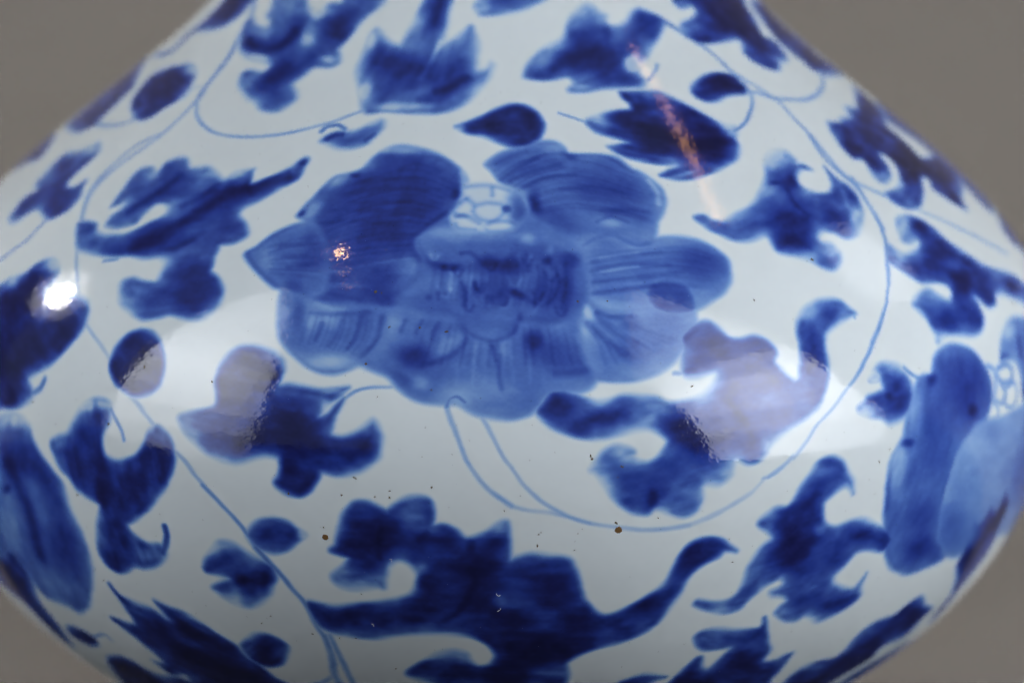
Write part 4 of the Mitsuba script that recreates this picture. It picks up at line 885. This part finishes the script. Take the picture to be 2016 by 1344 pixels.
    ('B',-0.5,[2392,-3643,161,-36,29,-182]),
    ('B',-0.5,[2334,-4353,50,148,84,-173]),
    ('B',-0.3,[3002,-4073,98,-61,60,-388]),
    ('B',-0.4,[3497,-4574,84,124,87,-163]),
    ('B',0.4,[2788,-4250,137,205,211,-481]),
  ]),
  ('leaf', [
    ('F',2.688,8.2,[2042,-4686,1,1902,-4587,0,1755,-4526,0,1614,-4636,0,1482,-4829,0,1511,-5360,0,1812,-5300,0,1862,-4848,0]),
  ]),
  ('leaf', [
    ('F',2.8000000000000003,8.2,[5330,-3538,0,5617,-3902,0,5912,-4121,0,5868,-4332,0,5882,-4725,0,5736,-4909,0,5487,-4893,0,5373,-5048,0,5393,-5387,0,5205,-5640,0,5047,-5926,0,4922,-6255,0,3917,-5891,0,3853,-5309,0,3920,-4953,0,4154,-4876,0,4420,-4907,0,4497,-4705,0,4521,-4318,0,4624,-4032,0,4845,-3938,0,5030,-3879,0,5148,-3664,0]),
    ('B',-0.7,[4103,-5072,362,-26,125,-249]),
    ('B',-0.6,[4618,-4214,94,234,209,-264]),
  ]),
  ('leaf', [
    ('F',1.6,8.2,[7229,-5169,0,6863,-5375,0,6185,-5302,0,5774,-5552,0,5446,-5948,0,5467,-6351,0,6881,-7080,0,6762,-6465,0,6936,-5959,0,7082,-5582,0]),
  ]),
  ('stem', [
    ('L',1.0,19.4,0,[-348,1208,-325,1329,-255,1376,-177,1271]),
    ('L',0.5,16.9,0,[-348,1178,-283,818,-205,398,-98,5,40,-303,244,-587]),
    ('L',0.34,12.7,0,[244,-587,399,-670,632,-727,758,-797]),
    ('L',0.48,13.8,0,[-177,1241,-36,1031,56,700,133,399,243,94]),
    ('L',0.42,11.0,0,[243,79,366,-247,553,-565,758,-797,964,-939]),
    ('L',0.32,11.0,0,[964,-939,1189,-1038,1432,-1117,1678,-1122,1925,-1072]),
    ('L',0.2,10.5,0,[1925,-1072,2139,-941,2337,-746,2540,-556]),
    ('L',0.36,8.7,0,[2642,-321,2739,-266,2846,-145]),
    ('L',0.19,8.4,0,[2668,-307,2540,-556,2364,-725,2131,-913,1902,-1076]),
  ]),
]
SPOTS = [(973,243,5.0),(963,298,4.0),(1238,-1094,9.0),(1251,86,5.0),(-1187,-116,4.0),(-1201,-99,4.0),(-872,-327,3.5),(-873,-449,4.0),(-1010,-448,3.5),(-1323,-435,4.0),(-1828,-460,4.0),(-486,-245,4.0),(-1498,-1253,8.0),(-1506,-1066,3.0),(-939,2652,4.0),(-638,2655,4.0),(-376,2583,5.0),(-1131,1943,4.5),(-1126,3354,6.0),(-1061,3336,3.0),(-496,1499,3.0),(483,-1352,4.5),(3751,3695,6.0),(-3423,1593,5.0),(-3758,483,5.0),(3981,-283,4.0),(4115,-79,3.0),(1211,-955,5.0),(2345,-1420,2.5),(2418,-1896,3.0),(2064,-1334,1.5),(830,-1460,3.0),(175,-672,3.0),(939,3161,4.0),(2824,2991,4.0),(1243,3152,3.0),(-1194,-2393,3.0),(-957,-4235,3.5),(-1775,-3401,3.0),(-2313,-3237,3.0),(-2188,-3041,3.0),(-1496,-3474,3.0),(1964,1453,4.0),(490,-1134,3.0),(517,-1096,2.0),(857,-1133,2.0),(-4207,-955,4.0),(-4229,-2507,3.5),(-4159,-2723,3.0),(-4793,638,4.0),(6789,1975,5.0),(-2646,1453,4.0),(-1001,1349,2.5),(1213,-104,2.5),(-1323,-3452,2.5),(1611,-899,2.5)]
LINT = [(141, -2697, 0.9, 7.0), (-1115, -3080, 2.2, 6.0), (-877, -1653, 2.0, 6.0), (119, -2370, -0.5, 7.0)]


def spline(p, closed):
    """A Catmull-Rom curve through the points; a third value of 1 marks a corner."""
    p = np.asarray(p, float)
    n, out = len(p), []
    if n < 3 and not closed:
        return p[:, :2]
    for i in range(n if closed else n - 1):
        b, c = p[i], p[(i + 1) % n]
        a = p[i - 1] if (closed or i) else b
        d = p[(i + 2) % n] if (closed or i + 2 < n) else c
        ta, tb = (c[:2] - a[:2]) * 0.45, (d[:2] - b[:2]) * 0.45
        if p.shape[1] > 2:
            ta, tb = ta * (1 - b[2]), tb * (1 - c[2])
        length = np.hypot(*(c[:2] - b[:2]))
        lim = lambda v: v * min(1, length / (np.hypot(*v) + 1e-9))
        ta, tb = lim(ta), lim(tb)
        for u in np.linspace(0, 1, 6)[:-1]:
            out.append(b[:2] * (2 * u**3 - 3 * u**2 + 1) + ta * (u**3 - 2 * u**2 + u) + c[:2] * (3 * u**2 - 2 * u**3) + tb * (u**3 - u**2))
    if not closed:
        out.append(p[-1][:2])
    return np.array(out)


def distance(q, line, widths=None):
    """Distance from the points q to a polyline, and the place along it from 0 to 1."""
    best, where = np.full(len(q), 1e9), np.zeros(len(q))
    total = len(line) - 1
    for k, (a, b) in enumerate(zip(line, line[1:])):
        e = b - a
        u = np.clip(((q - a) @ e) / (e @ e + 1e-12), 0, 1)
        d = np.hypot(q[:, 0] - a[0] - u * e[0], q[:, 1] - a[1] - u * e[1])
        near = d < best
        best[near], where[near] = d[near], (k + u[near]) / total
    return best, where


def inside(q, ring):
    c = np.zeros(len(q), bool)
    for (x0, y0), (x1, y1) in zip(ring, np.roll(ring, -1, 0)):
        if y0 != y1:
            c ^= ((y0 > q[:, 1]) != (y1 > q[:, 1])) & (q[:, 0] < (x1 - x0) * (q[:, 1] - y0) / (y1 - y0) + x0)
    return c


step = lambda a, b, x: (lambda v: v * v * (3 - 2 * v))(np.clip((x - a) / (b - a), 0, 1))

half = [0.0]
while half[-1] < 100:
    half.append(half[-1] + (0.136 if half[-1] < 90 else 0.5))
A = np.array([-x for x in half[:0:-1]] + half)
S = np.arange(-660, 1125, 2.2)
back = np.linspace(A[-1], 360 + A[0], 52)
GA, GS = np.meshgrid(A, S)
shape = GA.shape
RG = r_at(GS)
wob = np.stack([GA * 0.15, GS / 26.0, 0 * GA], -1)
WX, WY = (meshkit.fbm(wob * 1.0, 3, 3) - 0.5) * 7.0, (meshkit.fbm(wob * 1.0, 3, 11) - 0.5) * 7.0
WOB2 = meshkit.fbm(np.stack([GA * 0.05, GS / 90.0, 0 * GA], -1), 2, 21) - 0.5
DENSITY, OWNER = np.zeros(shape), np.zeros(shape, np.int32)


OVER = [k.startswith('flower') for k, _ in MOTIFS]


def paint(i, prims):
    """Lays motif i on the grid of the surface."""
    pieces = []
    for p in prims:
        if p[0] == 'F':
            c = np.array(p[3], float).reshape(-1, 3) * [0.01, 0.1, 1]
        elif p[0] in 'SL':
            c = np.array(p[4], float).reshape(-1, 2) * [0.01, 0.1]
        else:
            c = np.array(p[2], float).reshape(3, 2) * [0.01, 0.1]
        pieces.append(c)
    big = [c for p, c in zip(prims, pieces) if p[0] in 'FL']
    lo, hi = np.min([c[:, :2].min(0) for c in big], 0), np.max([c[:, :2].max(0) for c in big], 0)
    mid = float(r_at((lo[1] + hi[1]) / 2))
    pad = 30
    cols = np.nonzero((A > lo[0] - math.degrees(pad / mid)) & (A < hi[0] + math.degrees(pad / mid)))[0]
    rows = np.nonzero((S > lo[1] - pad) & (S < hi[1] + pad))[0]
    if not len(cols) or not len(rows):
        return
    win = np.ix_(rows, cols)
    ga, gs = GA[win].ravel(), GS[win].ravel()
    wob2 = WOB2[win].ravel()
    wx, wy = WX[win].ravel(), WY[win].ravel()
    rim_pts = np.vstack([c[:, :2] for c in big]) * [math.radians(1) * mid, 1]
    axes = np.linalg.svd(rim_pts - rim_pts.mean(0))[2]
    flow = np.stack([ga * math.radians(1) * mid, gs], 1) @ axes.T
    streak = (0.2 if OVER[i] else 0.32) * (meshkit.fbm(np.stack([flow[:, 0] / 110, flow[:, 1] / 13, 0 * gs + i], -1), 3, 5) - 0.5) + (0.7 if OVER[i] else 1.35) * (meshkit.fbm(np.stack([flow[:, 0] / 60, flow[:, 1] / 42, 0 * gs + i], -1), 3, 6) - 0.5)

    loose = meshkit.fbm(np.stack([ga * math.radians(1) * mid / 70, gs / 70, 0 * gs + 7], -1), 2, 9) - 0.5

    def chart(c):
        return float(r_at(np.clip(c[:, 1].mean(), -640, 1100)))

    wash, mask, line, lmask, tone = np.zeros(len(ga)), np.zeros(len(ga)), np.zeros(len(ga)), np.zeros(len(ga)), np.zeros(len(ga))
    for p, c in zip(prims, pieces):
        if p[0] == 'F':
            k = math.radians(1) * chart(c)
            q = np.stack([ga * k + wx, gs + wy], 1)
            ring = spline(np.c_[c[:, 0] * k, c[:, 1:]], True)
            far = distance(q, np.vstack([ring, ring[:1]]))[0]
            sd = np.where(inside(q, ring), far, -far)
            m = step(-1.25 * p[2], 1.25 * p[2], sd)
            rim = 0.80 if OVER[i] else np.clip(0.58 + 1.5 * loose, 0.30, 1.0)
            pooled = p[1] * (rim + (1 - rim) * step(-0.6 * p[2], 4.5 * p[2], sd + 8 * streak))
            wash, mask = np.where(m > 0, wash * (1 - m) + pooled * m, wash), np.maximum(mask, m)
        elif p[0] in 'SL':
            k = math.radians(1) * chart(c)
            q = np.stack([ga * k + wx * 0.6, gs + wy * 0.6], 1)
            d, u = distance(q, spline(np.c_[c[:, 0] * k, c[:, 1]], False))
            w = p[2] / 2 * (1 - p[3] * u)
            if p[0] == 'L':
                w = w * (0.72 + 0.9 * wob2)
            if p[0] == 'L':
                m = 1 - step(0.0, 0.85 * w + 3.2, d)
                line, lmask = np.maximum(line, p[1] * 0.90 * m * (1 + 0.8 * streak)), np.maximum(lmask, m)
            else:
                ends = step(0, 0.12, u) * step(0, 0.12, 1 - u) * 0.75 + 0.25
                tone += (0.75 if OVER[i] else 1.0) * p[1] * np.exp(-((d / (w * 0.85 + 1.5)) ** 2)) * ends
        else:
            k = math.radians(1) * chart(c[:1])
            m2 = np.array([[c[1, 0] * k, c[2, 0] * k], [c[1, 1], c[2, 1]]])
            if abs(np.linalg.det(m2)) < 1e-3:
                continue
            e = np.linalg.inv(m2) @ np.stack([(ga - c[0, 0]) * k + wx, gs - c[0, 1] + wy])
            tone += p[1] * np.exp(-1.1 * (e**2).sum(0) ** 1.3)
    wash = np.where(mask > 1e-3, wash / np.maximum(mask, 1e-3), 0)
    body = np.maximum(wash * (1 + 0.80 * streak) + tone * 1.3, 0.26 * np.minimum(wash, 1))
    d = np.maximum(body * mask, line)
    m = np.maximum(mask, lmask)
    was = DENSITY[win].ravel()
    over = np.maximum(body * mask * 0.9 + was * (1 - mask * 0.9), line) if OVER[i] else np.maximum(was, d)
    DENSITY[win] = over.reshape(len(rows), len(cols))
    own = (m > 0.42) & (OVER[i] | (d >= was * 0.999))
    o = OWNER[win].ravel()
    o[own] = i + 1
    OWNER[win] = o.reshape(len(rows), len(cols))


for i, (kind, prims) in enumerate(MOTIFS):
    paint(i, prims)

for i, (kind, _) in enumerate(MOTIFS):           # the ground wash of a flower goes to the petals it runs into
    if kind.endswith('.wash'):
        j = i + 1
        while j < len(MOTIFS) and MOTIFS[j][0].startswith('flower') and not MOTIFS[j][0].endswith('.wash'):
            j += 1
        petals = (OWNER > i + 1) & (OWNER <= j)
        near = distance_transform_edt(~petals, return_distances=False, return_indices=True)
        bare = OWNER == i + 1
        OWNER[bare] = OWNER[near[0][bare], near[1][bare]]

# one sheet of cells over the whole turned surface; each painted motif takes its own cells, the bare porcelain the rest
full = np.r_[A, back[1:-1]]
NC, NR = len(full), len(S)
D = np.zeros((NR, NC))
D[:, :len(A)] = DENSITY
for j, a in enumerate(back[1:-1]):               # the side turned away repeats the scroll
    src = a - 170 if a < 180 else a - 360 + 170
    col = np.argmin(abs(A - src))
    D[:, len(A) + j] = DENSITY[:, col] * step(A[-1], A[-1] + 8, a) * step(360 + A[0], 352 + A[0], a)
D = np.clip(D / 4.0, 0, 1)
P, N = on_vase(full[None, :], S[:, None])
ids = np.arange(NR * NC).reshape(NR, NC)
nxt = np.roll(ids, -1, 1)
quads = np.stack([ids[:-1], nxt[:-1], nxt[1:], ids[1:]], -1)
own = np.zeros((NR - 1, NC), np.int32)
own[:, :len(A) - 1] = OWNER[:-1, :-1]
P, N, D = P.reshape(-1, 3), N.reshape(-1, 3), D.ravel()


def sheet(cells):
    q = quads[cells]
    use, inv = np.unique(q, return_inverse=True)
    inv = inv.reshape(q.shape)
    path = meshkit.write_ply((P[use], inv), False, np.c_[D[use], 0 * use], normals=N[use])
    return {'type': 'ply', 'filename': path, 'face_normals': False, 'bsdf': {'type': 'ref', 'id': 'porcelain'}}


VASE = 'vase'
tag(VASE, 'blue and white porcelain vase painted with peonies and scrolling leaves', 'vase')
scene[VASE + '__body'] = sheet(own == 0)
flower = None
for i, (kind, _) in enumerate(MOTIFS):
    cells = own == i + 1
    if kind.endswith('.wash'):
        flower = numbered(f'{VASE}__flower')
    if cells.sum() < 30:
        continue
    top, _, part = kind.partition('.')
    if part:
        if flower is None or not MOTIFS[i - 1][0].startswith('flower'):
            flower = numbered(f'{VASE}__{top}')
        key = numbered(f'{flower}__{part}')
    else:
        key = numbered(f'{VASE}__{top}')
    scene[key] = sheet(cells)


def lathe(sr, name, bsdf='porcelain'):
    """The rest of the vase: rings of (radius, height) in metres."""
    ang = np.linspace(0, 2 * np.pi, 97)[:-1]
    v = np.array([(r * math.sin(a), -r * math.cos(a), z) for r, z in sr for a in ang])
    f = np.array([(j * 96 + i, j * 96 + (i + 1) % 96, (j + 1) * 96 + (i + 1) % 96, (j + 1) * 96 + i) for j in range(len(sr) - 1) for i in range(96)])
    scene[name] = mikit.ply((v, f), bsdf, smooth=True, uv=np.zeros((len(v), 2)))


s0 = np.linspace(S[-1], PS[-1], 24)
neck = [(r_at(s) * U, z_at(s) * U + ZEQ) for s in s0]
r1, z1 = neck[-1]
neck += [(r1 + 0.0002 * k * k, z1 + 0.004 * k) for k in range(1, 7)] + [(r1 + 0.0070, z1 + 0.0262), (r1 + 0.0050, z1 + 0.0262), (r1 + 0.001, z1 + 0.014), (r1 - 0.0025, z1 - 0.01), (r1 - 0.002, z1 - 0.03)]
lathe(neck, VASE + '__neck')
sa = np.linspace(PS[0], S[0], 6)
foot = [(r_at(S[0]) * U * 0.60, 0.008), (r_at(S[0]) * U * 0.62, 0.0), (r_at(PS[0]) * U * 1.0 + 0.0005, 0.0), (r_at(PS[0]) * U, 0.0016)] + [(r_at(s) * U, z_at(s) * U + ZEQ) for s in sa[1:]]
lathe(foot, VASE + '__foot')

# iron spots and pits in the glaze: small flattened grains, each lying on the surface
rng = np.random.default_rng(4)
for a, s, r in SPOTS:
    p, n = on_vase(a / 100, s / 10, 0.00001)
    big = r >= 8
    m = trimesh.creation.icosphere(subdivisions=2, radius=1.0)
    v = np.array(m.vertices)
    v *= (1 + 0.5 * (meshkit.fbm(v * 2.2 + rng.uniform(0, 50, 3), 3) - 0.5))[:, None]
    lon, tilt = (rng.uniform(0.8, 1.6), rng.uniform(0, math.pi)) if not big else (1.0, 0)
    x, y = v[:, 0] * lon, v[:, 1] / lon
    x, y = x * math.cos(tilt) - y * math.sin(tilt), x * math.sin(tilt) + y * math.cos(tilt)
    e1 = np.array([math.cos(math.radians(a / 100)), math.sin(math.radians(a / 100)), 0])
    e2 = np.cross(n, e1)
    size = r * U * (0.48 if not big else 0.7)
    pts = p + size * (x[:, None] * e1 + y[:, None] * e2) + v[:, 2:] * n * 0.00004
    key = numbered(VASE + '__iron_spot')
    scene[key] = mikit.ply(trimesh.Trimesh(pts, m.faces, process=False), 'rust' if big else 'iron', smooth=True)

# four specks of lint resting on the glaze
for (a, s, turn, size), where in zip(LINT, ('on the dark leaf at the bottom centre', 'on the long dark stem at the lower left', 'above the hook of the bottom leaf', 'beside the pale tip of the bottom leaf')):
    u = np.linspace(-1, 1, 9)
    da = 0.6 * size * (u * math.cos(turn) - 0.7 * u * u * math.sin(turn)) / (math.radians(1) * float(r_at(s / 10)))
    ds = 0.6 * size * (u * math.sin(turn) + 0.7 * u * u * math.cos(turn))
    pts, _ = on_vase(a / 100 + da, s / 10 + ds, 0.00005)
    key = numbered('lint_fibre')
    hair = trimesh.util.concatenate([trimesh.creation.cylinder(radius=0.034, segment=[p, q], sections=6) for p, q in zip(pts * 1000, pts[1:] * 1000)])
    scene[key] = mikit.ply((hair.vertices / 1000, hair.faces), 'lint')
    tag(key, 'tiny curled white lint fibre ' + where, 'lint')

# ---------------------------------------------------------------- unseen lamps: two upright panels, one behind, a small bright lamp, warm bulbs above


def panel(name, pts, level, label, strips, rows, fade, rise):
    """An upright light panel out of view, lighting the vase: a black back and a white front in upright strips that dim towards the edge nearest the camera."""
    pts = np.array(pts)
    c = pts.mean(0)
    n = np.linalg.svd(pts - c)[2][2]
    if n @ (np.array([0, 0, 0.062]) - c) < 0:
        n = -n
    pts = pts - ((pts - c) @ n)[:, None] * n
    tag(name, label, 'light panel')
    k = len(pts)
    side = np.array([-n[1], n[0], 0]) / np.hypot(n[0], n[1])
    if side[1] < 0:
        side = -side                             # from the edge near the camera to the far edge
    up = np.cross(side, n) * (1 if np.cross(side, n)[2] > 0 else -1)
    bv = np.vstack([pts - n * 0.004, pts - n * 0.022, [c - n * 0.004], [c - n * 0.022]])
    bf = [(i, (i + 1) % k, k + (i + 1) % k) for i in range(k)] + [(i, k + (i + 1) % k, k + i) for i in range(k)] + [(2 * k, i, (i + 1) % k) for i in range(k)] + [(2 * k + 1, k + (i + 1) % k, k + i) for i in range(k)]
    scene[name + '__housing'] = mikit.ply(trimesh.Trimesh(bv, bf, process=False), 'black_metal')
    flat = Polygon(np.stack([(pts - c) @ side, (pts - c) @ up], 1)).buffer(0)
    x0, y0, x1, y1 = flat.bounds
    for j in range(strips):
        for r in range(rows):
            a, b = x0 + (x1 - x0) * j / strips, x0 + (x1 - x0) * (j + 1) / strips
            d, e = y0 + (y1 - y0) * r / rows, y0 + (y1 - y0) * (r + 1) / rows
            power = level * np.interp((j + 0.5) / strips, *fade) * np.interp((d + e) / 2 + c[2], *rise)
            cut = flat.intersection(box(a, d, b, e))
            for g in getattr(cut, 'geoms', [cut]):
                if g.geom_type != 'Polygon' or g.area < 1e-6:
                    continue
                v2, f = trimesh.creation.triangulate_polygon(g, engine='earcut')
                v = c + v2[:, :1] * side + v2[:, 1:] * up
                if (np.cross(v[f[:, 1]] - v[f[:, 0]], v[f[:, 2]] - v[f[:, 0]]).sum(0)) @ n < 0:
                    f = f[:, ::-1]
                scene[numbered(name + '__diffuser')] = mikit.ply(trimesh.Trimesh(v, f, process=False), 'lint', emitter={'type': 'area', 'radiance': {'type': 'rgb', 'value': (power * PANEL_TINT).tolist()}})


panel('left_light_panel', LEFT_PANEL, PANEL_L, 'white light panel out of view, mirrored as the pale patch on the left of the vase', 8, 12, ([0, .12, .35, .6, 1], [.35, .75, 1.0, 1.05, 1.0]), ([0, .06, .14, .26, .42, .6], [.16, .24, .68, 1.04, .55, .36]))
panel('right_light_panel', RIGHT_PANEL, PANEL_R, 'white light panel out of view, mirrored as the pale patch on the right of the vase', 10, 14, ([0, .12, .3, .52, .72, 1], [.28, .55, .95, 1.35, .9, .45]), ([0, .07, .2, .35, .5], [.42, .8, 1.25, .42, .2]))
panel('rear_light_panel', REAR_PANEL, PANEL_B, 'dim light panel out of view, mirrored as the faint patch on the right shoulder', 2, 1, ([0, 1], [1, 1]), ([0, 1], [1, 1]))


def glow(key, mesh, rgb):
    scene[key] = mikit.ply(mesh, 'lint', smooth=True, emitter={'type': 'area', 'radiance': {'type': 'rgb', 'value': list(map(float, rgb))}})


hot = np.array(HOT)
hot = hot.mean(0) + (hot - hot.mean(0)) * 0.78
c = hot.mean(0)
away = (c - [0, 0, 0.08]) / np.linalg.norm(c - [0, 0, 0.08])
m = trimesh.convex.convex_hull(np.vstack([hot, hot + away * 0.006]))
glow('flash_lamp__tube', m, [HOT_LAMP] * 3)
side = np.cross(away, [0, 0, 1.0])
side /= np.linalg.norm(side)
rise_ = np.cross(side, away)
for name, rad, level in (('added_glow', 0.052, 4.5), ('added_halo', 0.105, 1.0)):  # added glowing discs, imitate the soft halo round the white spark
    ang = np.linspace(0, 2 * np.pi, 33)[:-1]
    back_ = 0.02 if rad < 0.1 else 0.03
    v = np.vstack([c + away * back_ + rad * (np.cos(ang)[:, None] * side + np.sin(ang)[:, None] * rise_), [c + away * back_]])
    f = np.array([(k, (k + 1) % 32, 32) for k in range(32)])
    if (np.cross(v[f[:, 1]] - v[f[:, 0]], v[f[:, 2]] - v[f[:, 0]]).sum(0)) @ away > 0:
        f = f[:, ::-1]
    scene['flash_lamp__' + name] = mikit.ply(trimesh.Trimesh(v, f, process=False), 'lint', emitter={'type': 'area', 'radiance': {'type': 'rgb', 'value': [level] * 3}})
tag('flash_lamp', 'bright flash lamp out of view, mirrored as the white spark at the left edge', 'lamp')
for p, r, k, text in BULBS:  # unseen bulbs, placed so that their sparks mirror on the petal
    key = numbered('warm_bulb')
    m = trimesh.creation.icosphere(subdivisions=2, radius=r)
    m.apply_translation(p)
    glow(key, m, np.array(WARM_BULB) * k)
    tag(key, text, 'lamp', group='warm bulbs mirrored in the glaze')
line = np.array(BEAD_LINE)
along = np.r_[0, np.cumsum(np.linalg.norm(np.diff(line, axis=0), axis=1))]
rng = np.random.default_rng(8)
for u in np.linspace(0, 1, 13):  # unseen beads in place of one warm bulb, spaced to break the streak
    q = np.array([np.interp(u * along[-1], along, line[:, k]) for k in range(3)]) + rng.normal(0, 0.0022, 3)
    bulb = trimesh.creation.icosphere(subdivisions=1, radius=1.0)
    glow(numbered('unseen_warm_beads__bulb'), (bulb.vertices * rng.uniform(0.0022, 0.0046) + q, bulb.faces), np.array(WARM_BEADS) * rng.uniform(0.6, 1.5))
tag('unseen_warm_beads', 'unseen row of warm glowing beads, set out to mirror as the broken orange streak on the right shoulder', 'lamp')
